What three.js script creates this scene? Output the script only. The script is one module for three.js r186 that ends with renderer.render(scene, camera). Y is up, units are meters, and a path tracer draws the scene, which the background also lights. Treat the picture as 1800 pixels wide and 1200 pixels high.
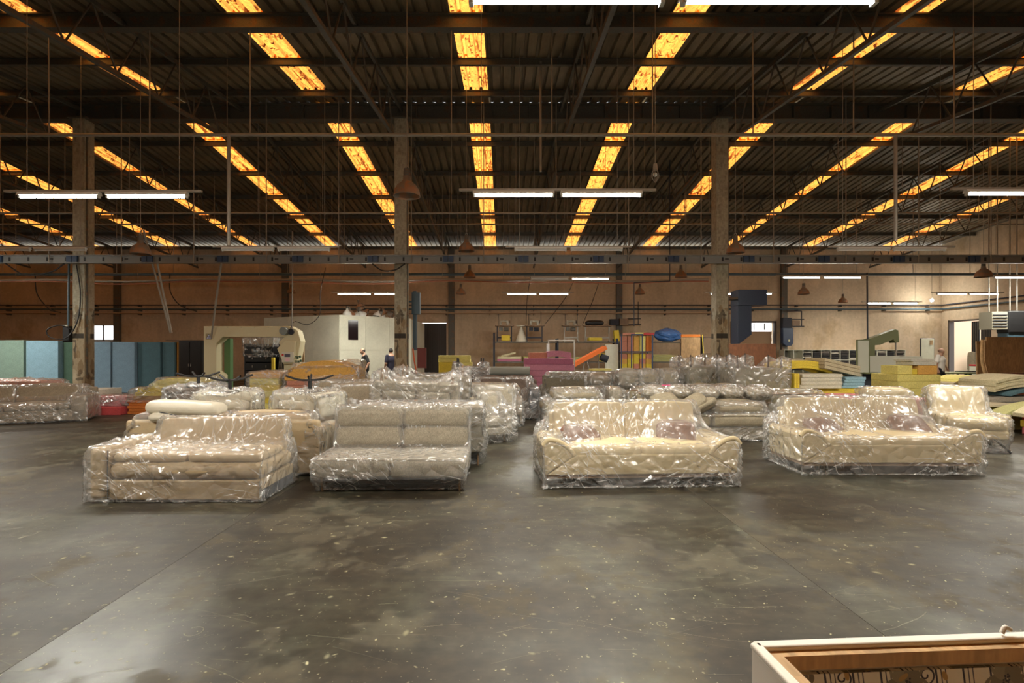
import * as THREE from 'three';
import { RoundedBoxGeometry } from 'three/addons/geometries/RoundedBoxGeometry.js';
import { mergeGeometries, mergeVertices } from 'three/addons/utils/BufferGeometryUtils.js';
import { MarchingCubes } from 'three/addons/objects/MarchingCubes.js';
import { RectAreaLightUniformsLib } from 'three/addons/lights/RectAreaLightUniformsLib.js';

// ---------------------------------------------------------------- camera, sky, sun, exposure
const scene = new THREE.Scene();
const renderer = new THREE.WebGLRenderer({ antialias: true });
renderer.toneMapping = THREE.LinearToneMapping;
renderer.toneMappingExposure = 1.0;
renderer.shadowMap.enabled = true;
RectAreaLightUniformsLib.init();

// 18 mm lens on a full frame, held level at 1.6 m, slightly shifted
const camera = new THREE.PerspectiveCamera(2 * Math.atan(600 / 900) * 180 / Math.PI, 1.5, 0.1, 300);
camera.position.set(0, 1.6, 0);
camera.lookAt(0, 1.6, -10);
camera.setViewOffset(1800, 1200, 15, -18, 1800, 1200);
scene.add(camera);

const SKY = 2.9;                                  // hazy bright sky
{
  const W = 64, H = 32, data = new Float32Array(W * H * 4);
  for (let j = 0; j < H; j++) for (let i = 0; i < W; i++) {
    const e = ((j + 0.5) / H - 0.5) * Math.PI, t = Math.max(0, Math.sin(e));
    const o = (j * W + i) * 4;
    data[o] = SKY * (1.0 - 0.18 * t); data[o + 1] = SKY * (1.0 - 0.08 * t); data[o + 2] = SKY * 1.02; data[o + 3] = 1;
  }
  const tex = new THREE.DataTexture(data, W, H, THREE.RGBAFormat, THREE.FloatType);
  tex.mapping = THREE.EquirectangularReflectionMapping; tex.magFilter = THREE.LinearFilter; tex.needsUpdate = true;
  scene.background = tex;
}
const sun = new THREE.DirectionalLight(0xfff1dc, 4.2);
sun.position.set(14, 48, -30); sun.target.position.set(-2, 0, -12);
sun.castShadow = true; sun.shadow.mapSize.set(4096, 4096); sun.shadow.radius = 2;
Object.assign(sun.shadow.camera, { left: -45, right: 45, top: 45, bottom: -45, near: 1, far: 120 });
scene.add(sun, sun.target);

const TUBE = 430;                                  // luminance of a lit fluorescent tube
const TUBE_COLOR = new THREE.Color().setRGB(1.0, 0.97, 0.86);

// ---------------------------------------------------------------- helpers
function rng(seed) { let s = seed >>> 0; return () => { s = (s + 0x6d2b79f5) | 0; let t = Math.imul(s ^ (s >>> 15), 1 | s); t = (t + Math.imul(t ^ (t >>> 7), 61 | t)) ^ t; return ((t ^ (t >>> 14)) >>> 0) / 4294967296; }; }
const V = (x, y, z) => new THREE.Vector3(x, y, z);
const used = new Map();
function numbered(name) { const n = used.get(name) || 0; used.set(name, n + 1); return n ? name + '_' + String(n).padStart(3, '0') : name; }
function shade(o) { o.castShadow = true; o.receiveShadow = true; return o; }
function thing(name, label, category, p = [0, 0, 0], turn = 0, group) {
  const o = new THREE.Group(); o.name = numbered(name); scene.add(o);
  o.position.set(...p); o.rotation.y = turn; o.userData = { label, category };
  if (group) o.userData.group = group;
  return o;
}
function part(parent, name, geo, mat, label) {
  const m = shade(new THREE.Mesh(Array.isArray(geo) ? merge(geo) : geo, mat)); m.name = name; parent.add(m);
  if (label) m.userData.label = label;
  return m;
}
function solo(name, label, category, geo, mat, p = [0, 0, 0], turn = 0, group) {
  const m = shade(new THREE.Mesh(Array.isArray(geo) ? merge(geo) : geo, mat)); m.name = numbered(name); scene.add(m);
  m.position.set(...p); m.rotation.y = turn; m.userData = { label, category };
  if (group) m.userData.group = group;
  return m;
}
function structGroup(name, label) { const o = new THREE.Group(); o.name = numbered(name); o.userData = { kind: 'structure', label }; scene.add(o); return o; }
function struct(name, label, geo, mat) { const m = shade(new THREE.Mesh(Array.isArray(geo) ? merge(geo) : geo, mat)); m.name = numbered(name); m.userData = { kind: 'structure', label }; scene.add(m); return m; }
function merge(list) {
  const gs = list.map(g => { const n = g.index ? g.toNonIndexed() : g; for (const k of Object.keys(n.attributes)) if (!['position', 'normal', 'uv'].includes(k)) n.deleteAttribute(k); return n; });
  return mergeGeometries(gs);
}
// texture coordinates in metres, from the side each face points to
function metric(g) {
  g = g.index ? g.toNonIndexed() : g;
  const p = g.attributes.position, n = p.count, uv = new Float32Array(n * 2);
  const a = V(), b = V(), c = V(), q = V();
  for (let i = 0; i < n; i += 3) {
    a.fromBufferAttribute(p, i); b.fromBufferAttribute(p, i + 1); c.fromBufferAttribute(p, i + 2);
    q.copy(b).sub(a).cross(c.clone().sub(a));
    const x = Math.abs(q.x), y = Math.abs(q.y), z = Math.abs(q.z);
    [a, b, c].forEach((v, k) => {
      const o = (i + k) * 2;
      if (y >= x && y >= z) { uv[o] = v.x; uv[o + 1] = v.z; } else if (x >= z) { uv[o] = v.z; uv[o + 1] = v.y; } else { uv[o] = v.x; uv[o + 1] = v.y; }
    });
  }
  g.setAttribute('uv', new THREE.BufferAttribute(uv, 2));
  return g;
}
const at = (g, x, y, z) => { g.translate(x, y, z); return g; };
const box = (w, h, d, x = 0, y = 0, z = 0) => metric(new THREE.BoxGeometry(w, h, d).translate(x, y, z));
const rbox = (w, h, d, r, x = 0, y = 0, z = 0, s = 2) => metric(new RoundedBoxGeometry(w, h, d, s, Math.min(r, w / 2.01, h / 2.01, d / 2.01)).translate(x, y, z));
const cyl = (r1, r2, h, x = 0, y = 0, z = 0, n = 12) => new THREE.CylinderGeometry(r1, r2, h, n).translate(x, y, z);
function bar(a, b, r, n = 8) {                    // round bar between two points
  const A = V(...a), B = V(...b), l = A.distanceTo(B);
  const g = new THREE.CylinderGeometry(r, r, l, n);
  g.applyQuaternion(new THREE.Quaternion().setFromUnitVectors(V(0, 1, 0), B.clone().sub(A).normalize()));
  return g.translate((A.x + B.x) / 2, (A.y + B.y) / 2, (A.z + B.z) / 2);
}
function beam(a, b, w, h) {                       // square bar between two points, h in the vertical plane
  const A = V(...a), B = V(...b), l = A.distanceTo(B), m = new THREE.Matrix4();
  const zz = B.clone().sub(A).normalize(), up = Math.abs(zz.y) > 0.99 ? V(0, 0, 1) : V(0, 1, 0), xx = up.clone().cross(zz).normalize(), yy = zz.clone().cross(xx);
  m.makeBasis(xx, yy, zz).setPosition((A.x + B.x) / 2, (A.y + B.y) / 2, (A.z + B.z) / 2);
  return metric(new THREE.BoxGeometry(w, h, l).applyMatrix4(m));
}
function tube(pts, r, n = 6, seg) { const c = new THREE.CatmullRomCurve3(pts.map(p => V(...p))); return new THREE.TubeGeometry(c, seg || pts.length * 6, r, n); }
function prism(pts, depth, bevel = 0) {           // outline in x,y pushed along z, centred
  const s = new THREE.Shape(pts.map(p => new THREE.Vector2(...p)));
  const g = new THREE.ExtrudeGeometry(s, { depth: depth - 2 * bevel, bevelEnabled: bevel > 0, bevelSize: bevel, bevelThickness: bevel, bevelOffset: -bevel, bevelSegments: 2, curveSegments: 8 });
  return metric(g.translate(0, 0, -depth / 2 + bevel));
}
// a stuffed cushion: rounded box with bulging faces
function cush(w, h, d, r = 0.06, b = 0.03, x = 0, y = 0, z = 0, n = 10) {
  const nx = Math.max(6, Math.round(n * Math.min(2, w / 0.6))), ny = 6, nz = Math.max(6, n);
  let g = new THREE.BoxGeometry(w, h, d, nx, ny, nz); g.deleteAttribute('uv'); g.deleteAttribute('normal'); g = mergeVertices(g, 1e-5);
  const p = g.attributes.position, v = V(), c = V();
  const rx = Math.min(r, w / 2), ry = Math.min(r, h / 2), rz = Math.min(r, d / 2);
  for (let i = 0; i < p.count; i++) {
    v.fromBufferAttribute(p, i);
    const ux = v.x / (w / 2), uy = v.y / (h / 2), uz = v.z / (d / 2);
    c.set(THREE.MathUtils.clamp(v.x, -w / 2 + rx, w / 2 - rx), THREE.MathUtils.clamp(v.y, -h / 2 + ry, h / 2 - ry), THREE.MathUtils.clamp(v.z, -d / 2 + rz, d / 2 - rz));
    const e = V((v.x - c.x) / rx, (v.y - c.y) / ry, (v.z - c.z) / rz); const l = e.length();
    if (l > 1e-6) { const m = Math.max(Math.abs(e.x), Math.abs(e.y), Math.abs(e.z)); e.multiplyScalar(m / l); v.set(c.x + e.x * rx, c.y + e.y * ry, c.z + e.z * rz); }
    const fx = 1 - ux * ux, fy = 1 - uy * uy, fz = 1 - uz * uz;
    v.x += Math.sign(ux) * Math.pow(Math.abs(ux), 3) * b * 0.5 * fy * fz; v.y += Math.sign(uy) * Math.pow(Math.abs(uy), 3) * b * fx * fz; v.z += Math.sign(uz) * Math.pow(Math.abs(uz), 3) * b * 0.6 * fx * fy;
    p.setXYZ(i, v.x, v.y, v.z);
  }
  g.computeVertexNormals();
  g = metric(g); return g.translate(x, y, z);
}
// periodic value noise for tiling textures
function noiseTile(seed) {
  const r = rng(seed), N = 256, T = new Float32Array(N * N); for (let i = 0; i < N * N; i++) T[i] = r();
  const f = t => t * t * (3 - 2 * t);
  return (u, v, per) => { // u,v in 0..1, per lattice cells per tile
    const x = u * per, y = v * per, xi = Math.floor(x), yi = Math.floor(y), a = f(x - xi), b = f(y - yi);
    const X0 = ((xi % per) + per) % per, X1 = (X0 + 1) % per, Y0 = (((yi % per) + per) % per), Y1 = (Y0 + 1) % per;
    const g = (i, j) => T[((j * 37 + per * 11) % N) * N + ((i + per * 7) % N)];
    return (g(X0, Y0) * (1 - a) + g(X1, Y0) * a) * (1 - b) + (g(X0, Y1) * (1 - a) + g(X1, Y1) * a) * b;
  };
}
function dataTex(S, fn, srgb = true, rep = 1) {
  const d = new Uint8Array(S * S * 4);
  for (let j = 0; j < S; j++) for (let i = 0; i < S; i++) { const c = fn((i + 0.5) / S, (j + 0.5) / S, i, j), o = (j * S + i) * 4; d[o] = c[0]; d[o + 1] = c[1]; d[o + 2] = c[2]; d[o + 3] = 255; }
  const t = new THREE.DataTexture(d, S, S); t.wrapS = t.wrapT = THREE.RepeatWrapping; t.magFilter = THREE.LinearFilter; t.minFilter = THREE.LinearMipmapLinearFilter; t.generateMipmaps = true;
  if (srgb) t.colorSpace = THREE.SRGBColorSpace; t.repeat.set(rep, rep); t.needsUpdate = true; return t;
}
const cl8 = x => Math.max(0, Math.min(255, x));
function canvasTex(w, h, draw, srgb = true) {
  const c = document.createElement('canvas'); c.width = w; c.height = h; draw(c.getContext('2d'), w, h);
  const t = new THREE.CanvasTexture(c); t.magFilter = THREE.LinearFilter; if (srgb) t.colorSpace = THREE.SRGBColorSpace; return t;
}
const mat = (rgb, rough = 0.7, o = {}) => new THREE.MeshStandardMaterial({ color: new THREE.Color().setRGB(...rgb), roughness: rough, ...o });
const phys = (rgb, rough, o = {}) => new THREE.MeshPhysicalMaterial({ color: new THREE.Color().setRGB(...rgb), roughness: rough, ...o });
// ---------------------------------------------------------------- materials
const nA = noiseTile(11), nB = noiseTile(23), nC = noiseTile(47);
const fbm = (n, u, v, p0, oct, g = 0.5) => { let s = 0, a = 1, t = 0, p = p0; for (let i = 0; i < oct; i++) { s += a * n(u, v, p); t += a; a *= g; p *= 2; } return s / t; };
const floorRough = new Uint8Array(1024 * 1024 * 4);
const floorMap = dataTex(2048, (() => {
  const S = 2048, speck = new Float32Array(S * S), r = rng(5);
  const put = (x, y, rad, k, asp, rot) => { const R = Math.ceil(rad * Math.max(1, asp)) + 1, c = Math.cos(rot), s = Math.sin(rot); for (let j = -R; j <= R; j++) for (let i = -R; i <= R; i++) { const X = (i * c + j * s) / asp, Y = -i * s + j * c; const q = Math.hypot(X, Y) / rad; if (q < 1) { const o = (((y + j) % S + S) % S) * S + ((x + i) % S + S) % S; speck[o] = Math.max(speck[o], k * (1 - q * q)); } } };
  for (let i = 0; i < 11000; i++) put(r() * S | 0, r() * S | 0, 0.6 + r() * r() * r() * 3.0, 0.25 + 0.75 * r(), 1 + r() * 1.5, r() * 3.2);
  for (let i = 0; i < 260; i++) put(r() * S | 0, r() * S | 0, 2 + r() * 5, 0.25 + 0.4 * r(), 1 + r(), r() * 3.2);
  for (let i = 0; i < 420; i++) { let x = r() * S, y = r() * S, a = (r() - 0.5) * 0.9, l = 20 + r() * 140, k = 0.12 + 0.3 * r(); for (let t = 0; t < l; t++) { put(x | 0, y | 0, 1.0, k, 1, 0); x += Math.cos(a); y += Math.sin(a); a += (r() - 0.5) * 0.04; } }
  for (let i = 0; i < 26; i++) { const x = r() * S, y = r() * S, R = 6 + r() * 9, e = r() * 6.3; for (let t = 0; t < 5; t += 0.05) put(x + R * Math.cos(t + e) | 0, y + R * Math.sin(t + e) | 0, 1.1, 0.5, 1, 0); }
  return (u, v, i, j) => {
    const big = fbm(nA, u, v, 3, 5, 0.55), mid = fbm(nB, u, v, 12, 4, 0.6), fine = fbm(nC, u, v, 96, 3, 0.6), str = fbm(nC, u, (v * 5) % 1, 16, 4, 0.7);
    let k = THREE.MathUtils.smoothstep(big * 0.7 + mid * 0.3, 0.4, 0.62);
    const brown = [66, 57, 44], grey = [84, 84, 76];
    const sp = speck[j * S + i], l = 0.7 + 0.4 * mid + 0.5 * (fine - 0.5) + 0.5 * (str - 0.5);
    const dust = THREE.MathUtils.smoothstep(fbm(nC, u, v, 14, 6, 0.68), 0.55, 0.68) * 0.4;
    const c = [0, 1, 2].map(q => { let x = (brown[q] * (1 - k) + grey[q] * k) * l; x += dust * ([128, 116, 94][q] - x); return cl8(x + sp * ([255, 248, 210][q] - x)); });
    if (!(i & 1) && !(j & 1)) { const o = ((j >> 1) * 1024 + (i >> 1)) * 4, rr = cl8(255 * (0.33 + 0.22 * (1 - k) + 0.25 * (mid - 0.5) + 0.3 * sp + dust * 0.4)); floorRough[o] = floorRough[o + 1] = floorRough[o + 2] = rr; floorRough[o + 3] = 255; }
    return c;
  };
})(), true, 1 / 7);
const floorRoughMap = new THREE.DataTexture(floorRough, 1024, 1024); floorRoughMap.wrapS = floorRoughMap.wrapT = THREE.RepeatWrapping; floorRoughMap.magFilter = THREE.LinearFilter; floorRoughMap.repeat.set(1 / 7, 1 / 7); floorRoughMap.needsUpdate = true;
const plasterMap = dataTex(1024, (u, v) => {
  const big = fbm(nA, u, v, 4, 5, 0.55), fine = fbm(nB, u, v, 64, 3), drip = fbm(nC, u, v * 0.12, 24, 4, 0.6), st = THREE.MathUtils.smoothstep(big, 0.55, 0.78);
  const l = 0.86 + 0.2 * big + 0.1 * (fine - 0.5) + 0.12 * (drip - 0.5);
  return [cl8(214 * l - st * 26), cl8(196 * l - st * 28), cl8(172 * l - st * 32)];
}, true, 1 / 6);
const whiteMap = dataTex(512, (u, v) => { const b = fbm(nB, u, v, 4, 5, 0.55), f = fbm(nC, u, v, 60, 2), l = 0.9 + 0.12 * b + 0.05 * (f - 0.5); return [cl8(226 * l), cl8(222 * l), cl8(206 * l)]; }, true, 1 / 3);
const rustMap = dataTex(512, (u, v) => { const b = fbm(nA, u, v, 6, 5, 0.6), k = THREE.MathUtils.smoothstep(b, 0.4, 0.62); return [cl8(118 + 26 * k), cl8(104 - 4 * k), cl8(90 - 22 * k)]; }, true, 1.4);
const steelMap = dataTex(512, (u, v) => { const b = fbm(nB, u, v, 5, 5, 0.6), f = fbm(nA, u, v, 80, 2), k = THREE.MathUtils.smoothstep(b, 0.52, 0.7), l = 0.9 + 0.25 * (f - 0.5); return [cl8((106 + 22 * k) * l), cl8((103 - 2 * k) * l), cl8((94 - 14 * k) * l)]; }, true, 1);
const roofMap = dataTex(1024, (u, v) => { const b = fbm(nA, u, v, 5, 5, 0.6), s = fbm(nB, u, v * 0.15, 60, 3), l = 0.7 + 0.4 * b + 0.25 * (s - 0.5); return [cl8(142 * l), cl8(132 * l), cl8(112 * l)]; }, true, 1 / 4);
// translucent fibre sheet: streaks of old dirt along the slope
const skyMap = dataTex(1024, (u, v) => {
  const s = fbm(nB, u, v * 0.1, 48, 4, 0.6), b = fbm(nA, u, v, 6, 5, 0.6), f = fbm(nC, u, v, 70, 3, 0.6), spots = THREE.MathUtils.smoothstep(fbm(nC, u, v, 30, 4, 0.65), 0.66, 0.72);
  const k = Math.max(THREE.MathUtils.smoothstep(s * 0.68 + b * 0.32, 0.55, 0.68) * 0.8, spots), l = 0.82 + 0.3 * (f - 0.5) + 0.25 * (s - 0.5);
  return [cl8(265 * (l + 0.1) * (1 - k * 0.62)), cl8(214 * l * (1 - k * 0.8)), cl8(104 * l * (1 - k * 0.9))];
}, true, 1 / 3);
const weaveMap = dataTex(512, (u, v) => { const a = fbm(nA, u, v, 64, 3, 0.7), b = fbm(nB, u, v, 8, 3), c = Math.sin(u * Math.PI * 240) * Math.sin(v * Math.PI * 240), l = 0.82 + 0.42 * (a - 0.5) + 0.12 * b + 0.05 * c; return [cl8(214 * l), cl8(206 * l), cl8(188 * l)]; }, true, 2.2);
const leatherBump = dataTex(512, (u, v) => { const a = fbm(nC, u, v, 60, 3, 0.6), b = fbm(nA, u, v, 5, 4), c = cl8(255 * (a * 0.45 + b * 0.55)); return [c, c, c]; }, false, 2);
const foamMap = dataTex(256, (u, v) => { const a = fbm(nA, u, v, 60, 2), b = fbm(nB, u, v, 4, 4), l = cl8(255 * (0.84 + 0.2 * (a - 0.5) + 0.06 * (b - 0.3))); return [l, l, l]; }, true, 1.6);
const boardMap = dataTex(512, (u, v) => { const a = fbm(nA, u, v * 0.2, 50, 4, 0.6), b = fbm(nB, u, v, 5, 4), l = 0.82 + 0.3 * (a - 0.5) + 0.2 * (b - 0.4); return [cl8(255 * l), cl8(250 * l), cl8(240 * l)]; }, true, 1);
// doubled pleats passing less light, also painting white highlight streaks into the film
const foldHighlightMap = dataTex(1024, (() => {
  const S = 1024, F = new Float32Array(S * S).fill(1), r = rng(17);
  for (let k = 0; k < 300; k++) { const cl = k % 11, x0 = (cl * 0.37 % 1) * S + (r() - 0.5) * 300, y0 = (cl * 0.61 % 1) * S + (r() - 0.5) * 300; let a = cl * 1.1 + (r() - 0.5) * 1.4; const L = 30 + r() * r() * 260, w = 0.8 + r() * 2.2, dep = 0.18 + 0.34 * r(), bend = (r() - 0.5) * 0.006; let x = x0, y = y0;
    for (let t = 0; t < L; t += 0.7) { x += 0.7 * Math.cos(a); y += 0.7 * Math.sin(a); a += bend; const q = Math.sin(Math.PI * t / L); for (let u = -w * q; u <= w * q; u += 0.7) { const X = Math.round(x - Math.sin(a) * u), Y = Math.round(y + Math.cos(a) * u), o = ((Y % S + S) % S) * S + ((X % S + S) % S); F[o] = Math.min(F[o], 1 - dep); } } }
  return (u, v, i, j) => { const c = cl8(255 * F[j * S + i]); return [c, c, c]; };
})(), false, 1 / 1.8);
// crumpled film: sharp random creases
const crease = (() => {                                  // height field of folds and facets, 1.8 m across
  const S = 1024, H = new Float32Array(S * S), H2 = new Float32Array(S * S), r = rng(91);
  const C = []; for (let i = 0; i < 150; i++) C.push([r() * S, r() * S, r()]);
  const wrap = x => { x = Math.abs(x); return x > S / 2 ? S - x : x; };
  for (let j = 0; j < S; j++) for (let i = 0; i < S; i++) { let a = 1e9, b = 1e9; for (const c of C) { const dx = wrap(i - c[0]), dy = wrap(j - c[1]), d = dx * dx + dy * dy; if (d < a) { b = a; a = d; } else if (d < b) b = d; } H[j * S + i] = (Math.sqrt(b) - Math.sqrt(a)) / S * 0.22; }
  for (let k = 0; k < 420; k++) {                        // straight folds with flat flanks
    const cl = k % 14, x0 = (cl * 0.37 % 1) * S + (r() - 0.5) * 260, y0 = (cl * 0.61 % 1) * S + (r() - 0.5) * 260, an = cl * 1.1 + (r() - 0.5) * 1.3, L = 40 + r() * r() * 330, w = 5 + r() * 15, hgt = w / S * (0.14 + 0.26 * r()), c = Math.cos(an), s = Math.sin(an), R = Math.ceil(L + w);
    for (let t = 0; t <= L; t += 0.7) { const q = Math.sin(Math.PI * t / L); for (let u = -w; u <= w; u += 0.7) { const X = Math.round(x0 + c * t - s * u), Y = Math.round(y0 + s * t + c * u), o = ((Y % S + S) % S) * S + ((X % S + S) % S), v = hgt * q * (u < w * 0.3 ? (u + w) / (1.3 * w) : (w - u) / (0.7 * w)); if (!(H2[o] > v)) H2[o] = v; } }
    if (k % 3 === 2) for (let o = 0; o < S * S; o++) if (H2[o]) { H[o] += H2[o]; H2[o] = 0; }
  }
  const d = new Float32Array(S * S * 4); let lo = 1e9, hi = -1e9; for (const v of H) { lo = Math.min(lo, v); hi = Math.max(hi, v); } for (let o = 0; o < S * S; o++) { d[o * 4] = d[o * 4 + 1] = d[o * 4 + 2] = (H[o] - lo) / (hi - lo); d[o * 4 + 3] = 1; }
  const t = new THREE.DataTexture(d, S, S, THREE.RGBAFormat, THREE.FloatType); t.wrapS = t.wrapT = THREE.RepeatWrapping; t.magFilter = THREE.LinearFilter; t.repeat.set(1 / 1.8, 1 / 1.8); t.needsUpdate = true; t.userData = { span: (hi - lo) * 1.8 }; return t;
})();

const M = {
  floor: new THREE.MeshPhysicalMaterial({ map: floorMap, color: new THREE.Color().setRGB(0.58, 0.59, 0.51), roughnessMap: floorRoughMap, roughness: 1.0, bumpMap: floorMap, bumpScale: 0.0025, specularIntensity: 1 }),
  joint: mat([0.075, 0.07, 0.06], 0.9),
  plaster: mat([0.9, 0.86, 0.8], 0.9, { map: plasterMap }),
  white: mat([0.82, 0.84, 0.8], 0.6, { map: whiteMap }),
  steel: mat([1, 1, 1], 0.6, { map: steelMap, metalness: 0.2 }),
  pipe: mat([0.34, 0.31, 0.26], 0.5, { metalness: 0.3 }),
  pipeBlue: mat([0.055, 0.1, 0.13], 0.45), pipeTan: mat([0.42, 0.29, 0.18], 0.5), pipeRed: mat([0.42, 0.16, 0.09], 0.5),
  roof: [0.9, 1.0, 1.1].map(k => mat([1.05 * k, 1.0 * k, 0.92 * k], 0.5, { map: roofMap, metalness: 0.2, side: THREE.DoubleSide })),
  sky: new THREE.MeshPhysicalMaterial({ map: skyMap, color: new THREE.Color().setRGB(1, 0.8, 0.6), roughness: 1, transmission: 0.85, thickness: 0, side: THREE.DoubleSide }),
  rust: mat([1, 1, 1], 0.65, { map: rustMap, side: THREE.DoubleSide }),
  shadeIn: mat([0.6, 0.6, 0.55], 0.35, { side: THREE.DoubleSide }),
  cream: phys([0.6, 0.49, 0.29], 0.42, { bumpMap: leatherBump, bumpScale: 0.004 }),
  tan: phys([0.5, 0.385, 0.23], 0.5, { bumpMap: leatherBump, bumpScale: 0.004 }),
  ivory: phys([0.66, 0.62, 0.5], 0.42, { bumpMap: leatherBump, bumpScale: 0.004 }),
  offwhite: mat([0.62, 0.58, 0.49], 0.85, { map: weaveMap }),
  grey: mat([0.66, 0.64, 0.6], 0.95, { map: weaveMap, bumpMap: weaveMap, bumpScale: 0.003 }),
  greyDark: mat([0.36, 0.34, 0.29], 0.95, { map: weaveMap }),
  greyOlive: mat([0.52, 0.5, 0.41], 0.95, { map: weaveMap }),
  greyWarm: mat([0.5, 0.44, 0.37], 0.9, { map: weaveMap }),
  mauve: mat([0.22, 0.17, 0.16], 0.9, { map: weaveMap }),
  brownL: phys([0.16, 0.07, 0.04], 0.45, { bumpMap: leatherBump, bumpScale: 0.004 }),
  brownTop: mat([0.34, 0.22, 0.13], 0.85),
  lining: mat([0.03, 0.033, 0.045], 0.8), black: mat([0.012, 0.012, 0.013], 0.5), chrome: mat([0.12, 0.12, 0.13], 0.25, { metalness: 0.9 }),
  wood: mat([0.3, 0.19, 0.11], 0.55, { map: boardMap }), woodDark: mat([0.09, 0.055, 0.035], 0.5, { map: boardMap }), woodPale: mat([0.66, 0.42, 0.2], 0.7, { map: boardMap }),
  card: mat([0.48, 0.31, 0.16], 0.85, { map: boardMap }), cardDark: mat([0.25, 0.1, 0.045], 0.8, { map: boardMap }),
  film: new THREE.MeshPhysicalMaterial({ color: new THREE.Color().setRGB(0.93, 0.93, 0.92), roughness: 0.23, transmission: 0.88, thickness: 0, ior: 1.9, transmissionMap: foldHighlightMap, bumpMap: crease, bumpScale: crease.userData.span, side: THREE.DoubleSide }),
};
const foamM = {}; for (const [k, c] of Object.entries({ yellow: [0.95, 0.72, 0.08], lemon: [1.0, 0.88, 0.28], cream: [0.78, 0.7, 0.44], white: [0.78, 0.75, 0.64], orange: [0.7, 0.2, 0.03], amber: [0.9, 0.5, 0.12], pink: [0.72, 0.22, 0.24], rose: [0.8, 0.33, 0.46], mauve: [0.6, 0.2, 0.32], salmon: [0.72, 0.3, 0.2], red: [0.6, 0.07, 0.07], blue: [0.36, 0.6, 0.75], sky: [0.27, 0.42, 0.55], teal: [0.1, 0.2, 0.24], mint: [0.34, 0.5, 0.42], green: [0.09, 0.17, 0.12], ochre: [0.45, 0.22, 0.03], grey: [0.36, 0.32, 0.25], lime: [0.62, 0.6, 0.26], olive: [0.6, 0.55, 0.2], beige: [0.62, 0.53, 0.35] })) foamM[k] = mat(c, 0.95, { map: foamMap });
// ---------------------------------------------------------------- the hall
const RIDGE = 16.3, TOP = 9.42, SLOPE = 0.1, WEST = -34, EAST = 26.2, NORTH = 30.6, SOUTH = -9;   // distances from the camera; north is the far wall
const roofY = d => TOP - SLOPE * Math.abs(d - RIDGE);
const floor = structGroup('floor', 'worn grey brown concrete floor with paint specks');
{
  const r = rng(77), xs = [-34, -30.4, -25.75, -21.1, -16.45, -11.8, -7.15, -2.5, 2.15, 6.8, 11.45, 16.1, 20.75, 26.2], ds = [-9, 18.7, 30.6];
  for (let j = 0; j + 1 < ds.length; j++) for (let i = 0; i + 1 < xs.length; i++) {
    const w = xs[i + 1] - xs[i] - 0.003, d = ds[j + 1] - ds[j] - 0.008;
    const g = new THREE.BoxGeometry(w, 0.15, d).toNonIndexed(), p = g.attributes.position, uv = g.attributes.uv, ou = r() * 7, ov = r() * 7, sw = r() < 0.5;
    for (let k = 0; k < p.count; k++) { const a = p.getX(k) + ou, b = p.getZ(k) + ov; uv.setXY(k, sw ? a : -a, b); }
    const m = part(floor, 'floor_slab', g.translate((xs[i] + xs[i + 1]) / 2, -0.075, -(ds[j] + ds[j + 1]) / 2), M.floor);
  }
  part(floor, 'joint_bed', box(EAST - WEST, 0.1, NORTH - SOUTH, (EAST + WEST) / 2, -0.056, -(NORTH + SOUTH) / 2), M.joint);
}
function wallShape(pts, holes) { const s = new THREE.Shape(pts.map(p => new THREE.Vector2(...p))); for (const [x0, x1, y0, y1] of holes) { const h = new THREE.Path(); h.moveTo(x0, y0); h.lineTo(x1, y0); h.lineTo(x1, y1); h.lineTo(x0, y1); h.closePath(); s.holes.push(h); } return new THREE.ExtrudeGeometry(s, { depth: 0.25, bevelEnabled: false }); }
// openings of the far wall: small window, steel door, wide door with panel
const D1 = [-5.25, -3.4, 0.0, 3.33], D2 = [13.7, 16.15, 0.0, 3.33], W1 = [-24.7, -23.2, 2.28, 3.2], D3 = [27.5, 30.05, 0.0, 3.35];
struct('wall_back', 'tan plastered far wall with pilasters and pipes', metric(wallShape([[WEST, 0], [EAST, 0], [EAST, 7.72], [WEST, 7.72]], [D1, D2, W1]).translate(0, 0, -NORTH - 0.25)), M.plaster);
const gable = [[SOUTH, 0], [NORTH, 0], [NORTH, roofY(NORTH)], [RIDGE, TOP], [SOUTH, roofY(SOUTH)]];
const flip = g => metric(g.applyMatrix4(new THREE.Matrix4().makeRotationY(Math.PI / 2)));
struct('wall_right', 'tan plastered side wall with a bright open doorway', flip(wallShape(gable, [D3])).translate(EAST, 0, 0), M.plaster);
struct('wall_left', 'tan plastered side wall', flip(wallShape(gable, [])).translate(WEST - 0.25, 0, 0), M.plaster);
struct('wall_front', 'tan plastered wall', box(EAST - WEST, roofY(SOUTH), 0.25, (EAST + WEST) / 2, roofY(SOUTH) / 2, -SOUTH + 0.125), M.plaster);

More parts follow.
